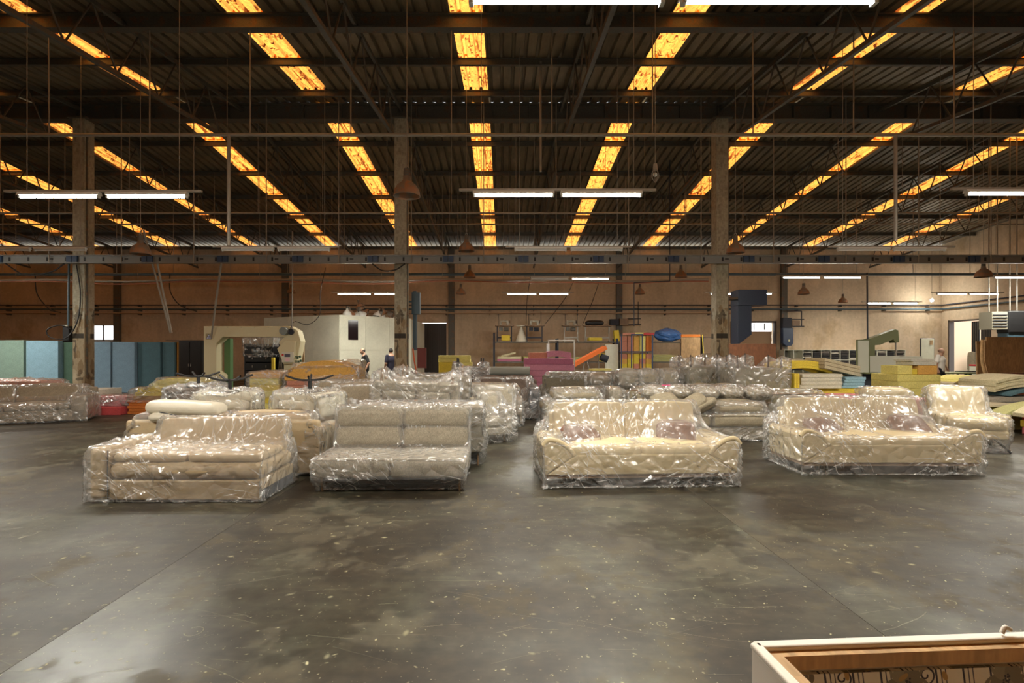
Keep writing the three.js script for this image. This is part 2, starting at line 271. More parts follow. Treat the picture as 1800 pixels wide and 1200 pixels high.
// corrugated roof, sheet by sheet, with translucent fibre strips
{
  const roof = structGroup('ceiling', 'corrugated metal roof with glowing orange translucent strips');
  const rows = [[-9.3, 0], [0, 9.1], [9.1, 11.1], [11.1, 13.1], [13.1, 15.1], [15.1, 16.3], [16.3, 18.5], [18.5, 20.9], [20.9, 23.3], [23.3, 25.8], [25.8, 28.4], [28.4, 31.6]];
  const PER = 0.304, HT = 0.085;
  const prof = x => { const t = ((x / PER) % 1 + 1) % 1; return t < 0.66 ? 0 : t < 0.73 ? (t - 0.66) / 0.07 : t < 0.92 ? 1 : (1 - t) / 0.08; };
  function sheet(x0, x1, d0, d1, lift) {
    const xs = [x0]; for (let k = Math.floor(x0 / PER) - 1; k * PER < x1 + PER; k++) for (const t of [0, 0.66, 0.73, 0.92]) { const x = (k + t) * PER; if (x > x0 + 0.004 && x < x1 - 0.004) xs.push(x); } xs.push(x1);
    const n = xs.length, ds = [d0, d1], pos = [], uv = [], idx = [];
    for (const d of ds) for (const x of xs) { pos.push(x, roofY(d) + 0.02 + HT * prof(x) + lift, -d); uv.push(x, d); }
    for (let i = 0; i + 1 < n; i++) idx.push(i, i + 1, n + i, n + i, i + 1, n + i + 1);
    let g = new THREE.BufferGeometry(); g.setAttribute('position', new THREE.Float32BufferAttribute(pos, 3)); g.setAttribute('uv', new THREE.Float32BufferAttribute(uv, 2)); g.setIndex(idx);
    g = g.toNonIndexed(); g.computeVertexNormals(); return g;
  }
  const r = rng(3), SW = 0.76, P0 = -0.8, SP = 4.8;
  rows.forEach(([d0, d1], j) => {
    const a = d0 - (j > 6 ? 0.12 : 0), b = d1 + (j < 5 ? 0.12 : 0);
    for (let k = -7; k <= 6; k++) {
      const c = P0 + SP * k, l = Math.max(WEST - 0.3, c - SP + SW / 2), rr = Math.min(EAST + 0.3, c - SW / 2);
      const cap = j === 5;                       // the strip next to the ridge has no translucent sheets
      if (rr > l) part(roof, 'roof_sheet', sheet(l - 0.03, Math.min(EAST + 0.3, rr + 0.03 + (cap ? SW : 0)), a, b, (j % 2) * 0.006), M.roof[(r() * 3) | 0]);
      if (cap) continue;
      if (c - SW / 2 > WEST && c + SW / 2 < EAST) part(roof, 'translucent_sheet', sheet(c - SW / 2, c + SW / 2, a, b, 0.012 + (j % 2) * 0.006), M.sky);
    }
  });
}
// steel: purlins, ridge girder, trusses, columns
const PURL = [-6.9, -4.9, -2.9, -0.9, 1.1, 3.1, 5.1, 7.1, 9.1, 13.1, 15.1, 18.5, 20.9, 23.3, 25.8, 28.4];
const LEN = EAST - WEST - 0.04, MID = (EAST + WEST) / 2;
const iBeam = (d, y, h, w, t = 0.02) => [box(LEN, t, w, MID, y + h / 2 - t / 2, -d), box(LEN, t, w, MID, y - h / 2 + t / 2, -d), box(LEN, h - 2 * t, t, MID, y, -d)];
PURL.forEach(d => struct('purlin', 'dark steel roof purlin under the corrugated sheets', iBeam(d, roofY(d) - 0.09, 0.18, 0.09, 0.018), M.steel));
struct('purlin', 'heavy dark steel beam spanning the hall below the roof', iBeam(11.1, roofY(11.1) - 0.17, 0.33, 0.2, 0.03), M.steel);
{
  const g = structGroup('ridge_girder', 'heavy steel ridge girder with stiffener plates resting on the columns');
  part(g, 'girder_beam', iBeam(16.1, 9.1, 0.5, 0.3, 0.035), M.steel);
  for (let x = WEST + 0.6; x < EAST; x += 1.18) part(g, 'stiffener_plate', box(0.03, 0.42, 0.24, x, 9.1, -16.1), M.steel);
}
const colMap = canvasTex(256, 2048, (c, w, h) => {
  const r = rng(8); c.fillStyle = '#bcb9a8'; c.fillRect(0, 0, w, h);
  for (let i = 0; i < 5000; i++) { const y = r() * h; c.fillStyle = `rgba(${r() < 0.5 ? '60,56,46' : '150,146,132'},${0.05 + 0.06 * r()})`; c.fillRect(r() * w, y, 2 + r() * 26, 2 + r() * 30); }
  const y0 = h * (1 - 3.0 / 9); // stripped lower part
  c.fillStyle = 'rgba(150,128,96,0.55)'; c.fillRect(0, y0 + 90, w, h);
  for (let i = 0; i < 60; i++) { c.fillStyle = ['rgba(196,186,164,.5)', 'rgba(104,76,44,.45)', 'rgba(52,44,34,.5)', 'rgba(128,100,62,.4)'][i % 4]; const x = r() * w, y = y0 + r() * (h - y0), a = 8 + r() * 40, b = 8 + r() * 60; c.beginPath(); for (let k = 0; k < 9; k++) { const t = k / 9 * 6.283, q = 0.6 + 0.5 * r(); c.lineTo(x + Math.cos(t) * a * q, y + Math.sin(t) * b * q); } c.fill(); }
  c.fillStyle = 'rgba(30,26,20,.8)'; c.fillRect(30, y0 + 190, 150, 34);
  c.strokeStyle = 'rgba(214,210,198,.7)'; c.lineWidth = 5; for (let i = 0; i < 14; i++) { const x = 20 + r() * 200, y = y0 + 40 + r() * 160; c.beginPath(); c.moveTo(x, y); c.lineTo(x + 30 * (r() - 0.5), y + 30 * (r() - 0.5)); c.stroke(); }
});
const colM = mat([0.85, 0.82, 0.76], 0.75, { map: colMap });
for (const [x, lab] of [[-23.2, 'grey painted column far along the hall'], [-13.2, 'tall grey column beside the blue foam blocks'], [-3.2, 'tall grey column with scraped brown base in front of the white booth'], [6.8, 'tall grey column holding the bent blue duct'], [16.8, 'tall grey column near the side wall']]) {
  if (x === -23.2 || x === 16.8) continue;
  const g = new RoundedBoxGeometry(0.38, 8.86, 0.4, 2, 0.02).toNonIndexed(), p = g.attributes.position, uv = g.attributes.uv, n = g.attributes.normal;
  for (let i = 0; i < p.count; i++) uv.setXY(i, (Math.abs(n.getX(i)) > 0.6 ? p.getZ(i) : p.getX(i)) / 0.8 + 0.5 + (Math.abs(n.getX(i)) > 0.6 ? 0.23 : 0), (p.getY(i) + 4.43) / 9);
  const c = structGroup('column', lab);
  part(c, 'shaft', g.translate(x, 4.43, -16.1), colM);
  part(c, 'edge_strip', box(0.03, 7.6, 0.05, x + 0.205, 4.6, -15.98), M.steel);
  part(c, 'cap_plate', box(0.6, 0.04, 0.6, x, 8.86, -16.1), M.steel);
}
for (const x of [-33, -23, -13, -3.1, 6.9, 16.7]) struct('pilaster', 'grey steel pilaster on the far wall', box(0.34, 7.7, 0.2, x, 3.85, -NORTH + 0.1), M.steel);
for (let k = -6; k <= 5; k++) {                                  // lattice trusses across the ridge, every five metres
  const x = -3.2 + 5 * k; if (x < WEST || x > EAST) continue;
  const t = structGroup('roof_truss', 'dark steel lattice truss running up to the ridge');
  const y = d => roofY(d) - 0.23, yb = d => roofY(d) - 0.23 - 1.15 * Math.min(1, Math.abs(d - RIDGE) / 1.5 + 0.25);
  for (const [d0, d1] of [[-8.8, 16.1], [16.5, 30.5]]) part(t, 'top_chord', beam([x, y(d0), -d0], [x, y(d1), -d1], 0.07, 0.1), M.steel);
  for (const [d0, d1] of [[-8.8, 14.8], [17.8, 30.5]]) part(t, 'bottom_chord', beam([x, yb(d0), -d0], [x, yb(d1), -d1], 0.09, 0.09), M.steel);
  for (const [s, e, n] of [[-8.8, 14.8, 18], [17.8, 30.5, 10]]) for (let i = 0; i < n; i++) { const a = s + (e - s) * i / n, b = s + (e - s) * (i + 1) / n, m = (a + b) / 2; part(t, 'web_bar', bar([x, yb(a), -a], [x, y(m), -m], 0.022, 6), M.steel); part(t, 'web_bar', bar([x, y(m), -m], [x, yb(b), -b], 0.022, 6), M.steel); }
}
struct('eaves_beam', 'grey steel eaves beam along the top of the far wall', box(LEN, 0.16, 0.14, MID, 7.8, -NORTH + 0.02), M.steel);
// outside
struct('ground_outside', 'pale paved yard outside', [box(120, 0.2, 50, 0, -0.31, -NORTH - 25.3), box(40, 0.2, 60, EAST + 20.3, -0.31, -6)], mat([0.55, 0.53, 0.48], 0.9));

// ---------------------------------------------------------------- fluorescent lamps
const tubeGlow = new THREE.MeshStandardMaterial({ color: 0xffffff, emissive: TUBE_COLOR, emissiveIntensity: 115, roughness: 0.4 });
const tubeOff = mat([0.8, 0.8, 0.76], 0.3), lampBody = mat([0.62, 0.62, 0.58], 0.45);
function lamp(x, d, y, lit, label, wires = true) {
  const t = thing('hanging_tube_lamp', label, 'lamp', [x, y, -d], 0, lit[0] || lit[1] ? 'lit fluorescent lamps under the roof' : 'unlit fluorescent lamps under the roof');
  part(t, 'mounting_rail', box(3.1, 0.035, 0.05, 0, 0.085, 0), M.pipe);
  [-0.69, 0.69].forEach((o, i) => {
    part(t, 'housing', [prism([[-0.05, 0.02], [0.05, 0.02], [0.03, 0.07], [-0.03, 0.07]], 1.28).rotateY(Math.PI / 2).translate(o, 0, 0)], lampBody);
    for (const e of [-0.62, 0.62]) part(t, 'end_cap', box(0.03, 0.05, 0.05, o + e, 0, 0), lampBody);
    part(t, 'tube', new THREE.CylinderGeometry(0.019, 0.019, 1.2, 12).rotateZ(Math.PI / 2).translate(o, 0, 0), lit[i] ? tubeGlow : tubeOff, lit[i] ? 'glowing white tube' : 'unlit white tube');
    if (lit[i]) { const l = new THREE.RectAreaLight(TUBE_COLOR, TUBE, 1.2, 0.06); l.position.set(x + o, y - 0.022, -d); l.lookAt(x + o, y - 5, -d); scene.add(l); }
  });
  if (wires) for (const o of [-1.2, 1.2]) part(t, 'hanger_wire', bar([o, 0.1, 0], [o, roofY(d) - y + 0.06, 0], 0.006, 5), M.pipe);
}
const L0 = 'lit twin tube lamp ';
for (const [x, d, y, where] of [[1.1, 3.33, 3.88, 'hanging over the bare floor in front of the sofas'], [-6.1, 3.33, 3.9, 'at the end of the front row of lamps'], [8.3, 3.33, 3.9, 'at the end of the front row of lamps'],
  [0.85, 8.06, 4.06, 'above the cream sofa with the brown pillows'], [-6.3, 8.06, 4.04, 'in front of the column by the blue foam'], [8.6, 8.06, 4.08, 'above the wrapped cream lounge chair'],
  [10.75, 17.3, 4.1, 'above the square yellow foam stack'], [17.9, 17.3, 4.1, 'beside the hung electrical boxes'], [-4.93, 19.3, 3.77, 'in front of the white booth'], [-18.9, 17.3, 4.05, 'near the mint foam block'], [-15.2, 12.6, 4.05, 'above the long pinkish sofa'],
  [1.47, 22, 4.07, 'above the sewing table rack'], [10.2, 22, 4.08, 'beside the bent blue duct'], [19.95, 22, 4.07, 'above the long narrow dark table'], [20.1, 26.5, 4.1, 'in front of the pigeonhole shelf']]) lamp(x, d, y, [1, 1], L0 + where);
lamp(2.25, 17.3, 4.06, [0, 1], 'twin lamp with one lit tube above the pink foam stack');
for (const [x, w] of [[-5.6, 'between the scraped column and the one by the blue foam'], [-11.6, 'beside the column by the blue foam above the pink foam'], [1.6, 'between the scraped column and the duct column'], [9.55, 'over the foam beyond the duct column']]) lamp(x, 12.6, 4.1, [0, 0], 'unlit white twin tube lamp ' + w);
{
  const b = thing('hanging_bulb', 'bright round bulb glowing in the corner of the far wall', 'lamp', [24.6, 4.55, -29.4]);
  part(b, 'bulb', new THREE.SphereGeometry(0.09, 16, 12), new THREE.MeshStandardMaterial({ emissive: new THREE.Color(1, 1, 0.95), emissiveIntensity: 30 }));
  part(b, 'flex', bar([0, 0.08, 0], [0, roofY(29.4) - 4.52, 0], 0.01), M.pipe);
  const l = new THREE.PointLight(TUBE_COLOR, 9, 0, 2); l.position.set(24.6, 4.55, -29.4); l.castShadow = true; l.shadow.radius = 4; scene.add(l);
}
// ---------------------------------------------------------------- clear plastic covers, settled over what they wrap
// boxes: [cx, cy, cz, hx, hy, hz, tilt about x (optional)] in the thing's own axes
function film(boxes, o = {}) {
  const cell = o.cell || 0.04, mg = o.margin ?? 0.035, hem = o.hem ?? 0.05, slack = o.slack ?? 1.03, steps = o.steps ?? 46, pull = o.pull ?? 0.0016, r = rng(o.seed || 1);
  const B = boxes.map(b => ({ c: b.slice(0, 3), h: b.slice(3, 6), cs: Math.cos(b[6] || 0), sn: Math.sin(b[6] || 0), ext: 0 }));
  let x0 = 1e9, x1 = -1e9, z0 = 1e9, z1 = -1e9, top = -1e9;
  for (const b of B) { const ez = Math.abs(b.cs) * b.h[2] + Math.abs(b.sn) * b.h[1], ey = Math.abs(b.cs) * b.h[1] + Math.abs(b.sn) * b.h[2]; if (b.h[0] + b.h[2] > 0.12) { x0 = Math.min(x0, b.c[0] - b.h[0]); x1 = Math.max(x1, b.c[0] + b.h[0]); z0 = Math.min(z0, b.c[2] - ez); z1 = Math.max(z1, b.c[2] + ez); } top = Math.max(top, b.c[1] + ey); }
  x0 -= mg; x1 += mg; z0 -= mg; z1 += mg;
  const W = x1 - x0, D = z1 - z0, nx = Math.max(6, Math.round(W / cell)), nz = Math.max(6, Math.round(D / cell));
  // signed distance and outward direction
  const g3 = [0, 0, 0];
  function sd(x, y, z) {
    let best = 1e9;
    for (const b of B) {
      let px = x - b.c[0], py = y - b.c[1], pz = z - b.c[2]; const ly = py * b.cs + pz * b.sn, lz = -py * b.sn + pz * b.cs;
      const qx = Math.abs(px) - b.h[0], qy = Math.abs(ly) - b.h[1], qz = Math.abs(lz) - b.h[2];
      const ox = Math.max(qx, 0), oy = Math.max(qy, 0), oz = Math.max(qz, 0), out = Math.sqrt(ox * ox + oy * oy + oz * oz), ins = Math.min(Math.max(qx, qy, qz), 0), d = out + ins;
      if (d < best) {
        best = d; let gx, gy, gz;
        if (out > 1e-9) { gx = Math.sign(px) * ox / out; gy = Math.sign(ly) * oy / out; gz = Math.sign(lz) * oz / out; }
        else if (qx >= qy && qx >= qz) { gx = Math.sign(px); gy = gz = 0; } else if (qy >= qz) { gy = Math.sign(ly); gx = gz = 0; } else { gz = Math.sign(lz); gx = gy = 0; }
        g3[0] = gx; g3[1] = gy * b.cs - gz * b.sn; g3[2] = gy * b.sn + gz * b.cs;
      }
    }
    return best;
  }
  // taut sheet: relax a membrane over the tops of the boxes
  const H = new Float32Array((nx + 1) * (nz + 1)), O = new Float32Array(H.length), id = (i, j) => j * (nx + 1) + i;
  for (let j = 0; j <= nz; j++) for (let i = 0; i <= nx; i++) {
    const x = x0 + W * i / nx, z = z0 + D * j / nz; let h = hem;
    for (const b of B) { const e = mg + cell * 0.6; if (Math.abs(x - b.c[0]) < b.h[0] + e) { // top of a box tilted about x at this z
      const ez = Math.abs(b.cs) * b.h[2] + Math.abs(b.sn) * b.h[1]; if (Math.abs(z - b.c[2]) < ez + e) {
        let t = -1e9; for (const s of [[b.h[1], 0], [-b.h[1], 0], [0, b.h[2]], [0, -b.h[2]]]) { void s; }
        const zz = THREE.MathUtils.clamp(z - b.c[2], -ez, ez);
        if (!b.sn) t = b.c[1] + b.h[1]; else { for (let y = -1; y <= 1; y += 0.02) { const yy = y * 1.2, ly = yy * b.cs + zz * b.sn, lz = -yy * b.sn + zz * b.cs; if (Math.abs(ly) <= b.h[1] + 0.02 && Math.abs(lz) <= b.h[2] + 0.02) t = Math.max(t, b.c[1] + yy); } }
        h = Math.max(h, t + 0.012); } } }
    O[id(i, j)] = h; H[id(i, j)] = h;
  }
  for (let k = 0; k < (o.relax ?? 160); k++) for (let j = 0; j <= nz; j++) for (let i = 0; i <= nx; i++) {
    const a = H[id(Math.max(0, i - 1), j)] + H[id(Math.min(nx, i + 1), j)] + H[id(i, Math.max(0, j - 1))] + H[id(i, Math.min(nz, j + 1))];
    H[id(i, j)] = Math.max(O[id(i, j)], a / 4 - (o.sag ?? 0.0012));
  }
  const edgeTop = Math.max(...H), ny = Math.max(4, Math.round((edgeTop - hem) / cell * 0.8));
  // mesh: top sheet and a skirt round it
  const P = [], Q = [], idx = []; // Q: flat layout for the crease pattern
  const vtop = (i, j) => id(i, j);
  for (let j = 0; j <= nz; j++) for (let i = 0; i <= nx; i++) { P.push(x0 + W * i / nx, H[id(i, j)], z0 + D * j / nz); Q.push(W * i / nx, D * j / nz); }
  for (let j = 0; j < nz; j++) for (let i = 0; i < nx; i++) { const a = vtop(i, j), b = vtop(i + 1, j), c = vtop(i, j + 1), d = vtop(i + 1, j + 1); if ((i + j) & 1) idx.push(a, c, b, b, c, d); else idx.push(a, c, d, a, d, b); }
  const ring = []; for (let i = 0; i < nx; i++) ring.push([i, nz]); for (let j = nz; j > 0; j--) ring.push([nx, j]); for (let i = nx; i > 0; i--) ring.push([i, 0]); for (let j = 0; j < nz; j++) ring.push([0, j]);
  const n = ring.length; let prev = ring.map(([i, j]) => vtop(i, j)); const wave = [1, 2, 3].map(k => [3 + 5 * k + Math.floor(r() * 5), r() * 6.3, 0.014 / k]);
  for (let k = 1; k <= ny; k++) {
    const cur = []; const t = k / ny;
    ring.forEach(([i, j], m) => {
      const ax = j === nz ? 0 : i === nx ? 1 : j === 0 ? 2 : 3, px = x0 + W * i / nx, pz = z0 + D * j / nz; let w = 0; for (const [f, ph, a] of wave) w += a * Math.sin(m / n * 6.283 * f + ph);
      const out = (0.02 + w * 1.2 * t) - (o.tuck ?? 0) * Math.max(0, t - 0.75) * 4, sx = i === 0 ? -1 : i === nx ? 1 : 0, sz = j === 0 ? -1 : j === nz ? 1 : 0;
      const h0 = H[id(i, j)]; cur.push(P.length / 3); P.push(px + sx * out, h0 + (hem + 0.02 * w / 0.014 * t - h0) * t, pz + sz * out);
      Q.push(ax === 1 ? W + t * h0 : ax === 3 ? -t * h0 : W * i / nx, ax === 0 ? D + t * h0 : ax === 2 ? -t * h0 : D * j / nz);
    });
    for (let m = 0; m < n; m++) { const a = prev[m], b = prev[(m + 1) % n], c = cur[m], d = cur[(m + 1) % n]; if (m & 1) idx.push(a, c, b, b, c, d); else idx.push(a, c, d, a, d, b); }
    prev = cur;
  }
  // settle: stretch-resisting mesh with a little spare length, drawn onto the furniture
  const N = P.length / 3, X = Float64Array.from(P), Y = Float64Array.from(P), seen = new Set(), E = [];
  for (let k = 0; k < idx.length; k += 3) for (const [a, b] of [[idx[k], idx[k + 1]], [idx[k + 1], idx[k + 2]], [idx[k + 2], idx[k]]]) { const q = a < b ? a * N + b : b * N + a; if (!seen.has(q)) { seen.add(q); E.push(a, b, Math.hypot(P[a * 3] - P[b * 3], P[a * 3 + 1] - P[b * 3 + 1], P[a * 3 + 2] - P[b * 3 + 2]) * (slack + (o.rough ?? 0.06) * (r() - 0.35))); } }
  for (let i = 0; i < N * 3; i++) { X[i] += (r() - 0.5) * cell * 0.25; Y[i] = X[i]; }
  for (let s = 0; s < steps; s++) {
    for (let i = 0; i < N; i++) {
      const q = i * 3; let fx = 0, fy = -(o.grav ?? 0.0009), fz = 0; const d = sd(X[q], X[q + 1], X[q + 2]);
      if (d > 0.004 && d < 0.5) { const f = pull; fx -= g3[0] * f; fy -= g3[1] * f * 0.4; fz -= g3[2] * f; }
      const f = [fx, fy, fz]; for (let c = 0; c < 3; c++) { const v = (X[q + c] - Y[q + c]) * 0.9; Y[q + c] = X[q + c]; X[q + c] += v + f[c]; }
    }
    for (let it = 0; it < 3; it++) for (let k = 0; k < E.length; k += 3) {
      const a = E[k] * 3, b = E[k + 1] * 3, dx = X[b] - X[a], dy = X[b + 1] - X[a + 1], dz = X[b + 2] - X[a + 2], l = Math.sqrt(dx * dx + dy * dy + dz * dz) || 1e-9, L = E[k + 2];
      const w = (l - L) / l * (l > L ? 0.48 : 0.22); X[a] += dx * w; X[a + 1] += dy * w; X[a + 2] += dz * w; X[b] -= dx * w; X[b + 1] -= dy * w; X[b + 2] -= dz * w;
    }
    for (let i = 0; i < N; i++) { const q = i * 3, d = sd(X[q], X[q + 1], X[q + 2]); if (d < 0.009) { const k = 0.009 - d; X[q] += g3[0] * k; X[q + 1] += g3[1] * k; X[q + 2] += g3[2] * k; for (let c = 0; c < 3; c++) Y[q + c] = X[q + c] - (X[q + c] - Y[q + c]) * 0.3; } if (X[q + 1] < (o.ground ?? 0.008)) X[q + 1] = o.ground ?? 0.008; }
  }
  // pull lines: ridges that run out from the points where the film is stretched
  const tmp = new THREE.BufferGeometry(); tmp.setAttribute('position', new THREE.Float32BufferAttribute(Float32Array.from(X), 3)); tmp.setIndex(idx); tmp.computeVertexNormals(); const nn = tmp.attributes.normal;
  const A = []; for (let k = 0; k < (o.pulls ?? 14); k++) { const m = Math.floor(r() * N) * 3, big = Math.max(cell * 10, 0.35 + 0.5 * r()); A.push([X[m], X[m + 1], X[m + 2], 7 + Math.floor(r() * 8), r() * 6.3, big, (o.ridge ?? 0.026) * (0.5 + r())]); }
  for (let i = 0; i < N; i++) { const q = i * 3; let h = 0; for (const [ax, ay, az, k, ph, R, a] of A) { const dx = X[q] - ax, dy = X[q + 1] - ay, dz = X[q + 2] - az, l = Math.sqrt(dx * dx + dy * dy + dz * dz); if (l < R) { const th = Math.abs(nn.getY(i)) > 0.6 ? Math.atan2(dz, dx) : Math.atan2(dy, dx + dz * 0.9); const rg = 1 - Math.abs(Math.sin(k * th * 0.5 + ph + 0.8 * Math.sin(th * 3 + ph))); h += a * rg * rg * rg * Math.min(1, l / 0.12) * (1 - l / R); } } X[q] += nn.getX(i) * h; X[q + 1] += nn.getY(i) * h; X[q + 2] += nn.getZ(i) * h; }
  const g = new THREE.BufferGeometry(); g.setAttribute('position', new THREE.Float32BufferAttribute(Float32Array.from(X), 3)); g.setAttribute('uv', new THREE.Float32BufferAttribute(Q, 2)); g.setIndex(idx); g.computeVertexNormals();
  return g;
}
// ---------------------------------------------------------------- furniture builders (x across, z towards the front, base at y 0)
const FLIP = (lift) => new THREE.Matrix4().makeTranslation(0, lift, 0).multiply(new THREE.Matrix4().makeRotationZ(Math.PI));
// turns a builder's parts and its boxes over (upside down), raised by lift
function kit(root, m) {
  const boxes = [];
  return {
    boxes,
    p(name, geo, material, label, parent) { let g = Array.isArray(geo) ? merge(geo) : geo; if (m) g = g.applyMatrix4(m); return part(parent || root, name, g, material, label); },
    b(cx, cy, cz, hx, hy, hz, tilt = 0) { if (m) { const v = V(cx, cy, cz).applyMatrix4(m); cx = v.x; cy = v.y; cz = v.z; tilt = -tilt; } boxes.push([cx, cy, cz, hx, hy, hz, tilt]); },
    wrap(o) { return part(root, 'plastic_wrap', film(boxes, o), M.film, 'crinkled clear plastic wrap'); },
  };
}
// low boat-shaped two seater with flared arms
function boatSofa(root, seed) {
  const k = kit(root), w = 2.3, L = M.cream;
  k.p('front_panel', prism([[-w / 2 + 0.02, 0.16], [w / 2 - 0.02, 0.16], [w / 2 - 0.36, 0.395], [-w / 2 + 0.36, 0.395]], 0.1, 0.018).translate(0, 0, 0.4), L);
  k.p('seat_deck', [rbox(w - 0.1, 0.14, 0.84, 0.03, 0, 0.23, -0.02), rbox(w - 0.5, 0.2, 0.8, 0.03, 0, 0.26, -0.02)], L);
  k.p('base_strip', box(w - 0.04, 0.045, 0.84, 0, 0.138, 0), M.brownTop, 'brown strip under the body');
  for (const s of [-1, 1]) {
    const a = k.p('arm', prism([[0, 0.16], [0.03, 0.5], [-0.03, 0.56], [-0.14, 0.545], [-0.26, 0.47], [-0.335, 0.39], [-0.33, 0.37]].map(([x, y]) => [s * (w / 2 - 0.005 + x), y]), 0.88, 0.03).translate(0, 0, 0.005), L);
    k.p('arm_pad', tube([[0.03, 0.5, 0], [-0.03, 0.565, 0], [-0.14, 0.55, 0], [-0.26, 0.475, 0], [-0.34, 0.385, 0]].map(([x, y]) => [s * (w / 2 + x), y, 0.425]), 0.03, 8, 20), L, null, a);
    k.b(s * (w / 2 - 0.1), 0.35, 0, 0.12, 0.2, 0.44);
    k.p('seat_cushion', cush(0.84, 0.16, 0.74, 0.06, 0.03, s * 0.42, 0.42, 0.06), L);
    k.p('back_cushion', cush(0.93, 0.54, 0.16, 0.05, 0.02, 0, 0, 0).rotateX(-0.2).translate(s * 0.47, 0.65, -0.36), L);
    for (const z of [0.33, -0.33]) { k.p('leg_frame', [0, 0.035, 0.07].map(o => tube([[s * (0.8 + o), 0.14, z], [s * (0.8 + o), 0.02, z + 0.005], [s * (0.83 + o), 0.008, z + 0.01], [s * (0.86 + o), 0.02, z], [s * (0.86 + o), 0.14, z]], 0.008, 6)), M.chrome, 'dark metal loop legs'); }
  }
  k.p('back_frame', rbox(1.98, 0.6, 0.12, 0.04, 0, 0, 0).rotateX(-0.16).translate(0, 0.5, -0.45), L);
  k.b(0, 0.3, 0, w / 2 - 0.16, 0.19, 0.45); k.b(0, 0.2, 0, w / 2 - 0.03, 0.09, 0.45); k.b(0, 0.62, -0.375, 0.97, 0.32, 0.15, -0.18); k.b(-0.62, 0.57, 0, 0.2, 0.1, 0.14); k.b(0.58, 0.59, 0, 0.2, 0.12, 0.14);
  k.b(-0.82, 0.03, 0.33, 0.05, 0.03, 0.02); k.b(0.82, 0.03, 0.33, 0.05, 0.03, 0.02);
  k.wrap({ cell: 0.024, seed, hem: 0.03, tuck: 0.05, slack: 1.03, steps: 36, relax: 500, pull: 0.0004, sag: 0.0003, pulls: 22 });
}
// armless fabric two seater with split rolled back
function splitBackSofa(root, seed, o = {}) {
  const k = kit(root, o.m), w = o.w || 1.72, L = o.mat || M.grey;
  for (const s of [-1, 1]) {
    k.p('seat_cushion', cush(w / 2, 0.21, 0.9, 0.045, 0.02, s * w / 4, 0.27, 0.1), L);
    k.p('seat_piping', [bar([s * 0.02, 0.375, 0.535], [s * (w / 2 - 0.03), 0.375, 0.535], 0.007, 6), bar([s * (w / 2 - 0.012), 0.19, 0.53], [s * (w / 2 - 0.012), 0.36, 0.53], 0.007, 6)], L);
    for (const [y, h] of [[0.5, 0.27], [0.735, 0.25]]) k.p('back_cushion', cush(w / 2 - 0.015, h, 0.2, 0.08, 0.035).rotateX(-0.14).translate(s * (w / 4 - 0.002), y, -0.32 - (y - 0.5) * 0.16), L);
    for (const z of [0.44, -0.4]) k.p('leg', new THREE.CylinderGeometry(0.016, 0.011, 0.17, 8).translate(s * (w / 2 - 0.07), 0.085, z), M.wood);
  }
  k.p('back_frame', rbox(w, 0.66, 0.09, 0.03).rotateX(-0.14).translate(0, 0.52, -0.46), L);
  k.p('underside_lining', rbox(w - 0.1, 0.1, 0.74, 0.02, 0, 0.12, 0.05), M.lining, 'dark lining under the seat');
  k.b(0, 0.27, 0.1, w / 2, 0.115, 0.46); k.b(0, 0.56, -0.4, w / 2, 0.34, 0.13, -0.14); k.b(0, 0.1, 0.05, w / 2 - 0.04, 0.08, 0.38);
  if (o.m) for (const s of [-1, 1]) for (const z of [0.44, -0.4]) k.b(s * (w / 2 - 0.07), 0.07, z, 0.012, 0.07, 0.012);
  if (!o.bare) k.wrap({ cell: o.cell || 0.024, seed, hem: o.hem ?? 0.02, slack: 1.04, pulls: 20, steps: 44, relax: o.relax ?? 60, sag: 0.003, ground: o.ground });
}
// deep low sofa of stacked rolls with one arm
function rollSofa(root, seed) {
  const k = kit(root), L = M.tan;
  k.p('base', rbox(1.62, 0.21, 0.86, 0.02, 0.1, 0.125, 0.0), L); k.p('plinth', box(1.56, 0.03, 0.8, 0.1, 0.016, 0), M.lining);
  k.p('seat_roll', cush(1.64, 0.18, 0.86, 0.085, 0.02, 0.1, 0.325, 0.01, 14), L);
  for (const s of [-1, 1]) k.p('seat_cushion', cush(0.79, 0.11, 0.6, 0.05, 0.02, 0.1 + s * 0.4, 0.46, 0.1), L);
  k.p('arm', rbox(0.2, 0.56, 0.9, 0.06, -0.81, 0.3, 0), L); k.p('arm_seam', bar([-0.705, 0.03, 0.44], [-0.705, 0.55, 0.44], 0.006, 5), M.lining);
  k.p('back_rest', cush(1.5, 0.5, 0.17, 0.06, 0.02).rotateX(-0.15).translate(0.1, 0.54, -0.36), L);
  k.p('side_skirt', box(0.01, 0.1, 0.8, 0.915, 0.07, 0), M.lining, 'dark lining showing on the open side');
  k.b(0.1, 0.27, 0, 0.82, 0.255, 0.44); k.b(-0.81, 0.3, 0, 0.1, 0.28, 0.45); k.b(0.1, 0.56, -0.36, 0.75, 0.24, 0.1, -0.15);
  k.wrap({ cell: 0.024, seed, hem: 0.03, slack: 1.03, steps: 40, relax: 360, pull: 0.0007, pulls: 22 });
}
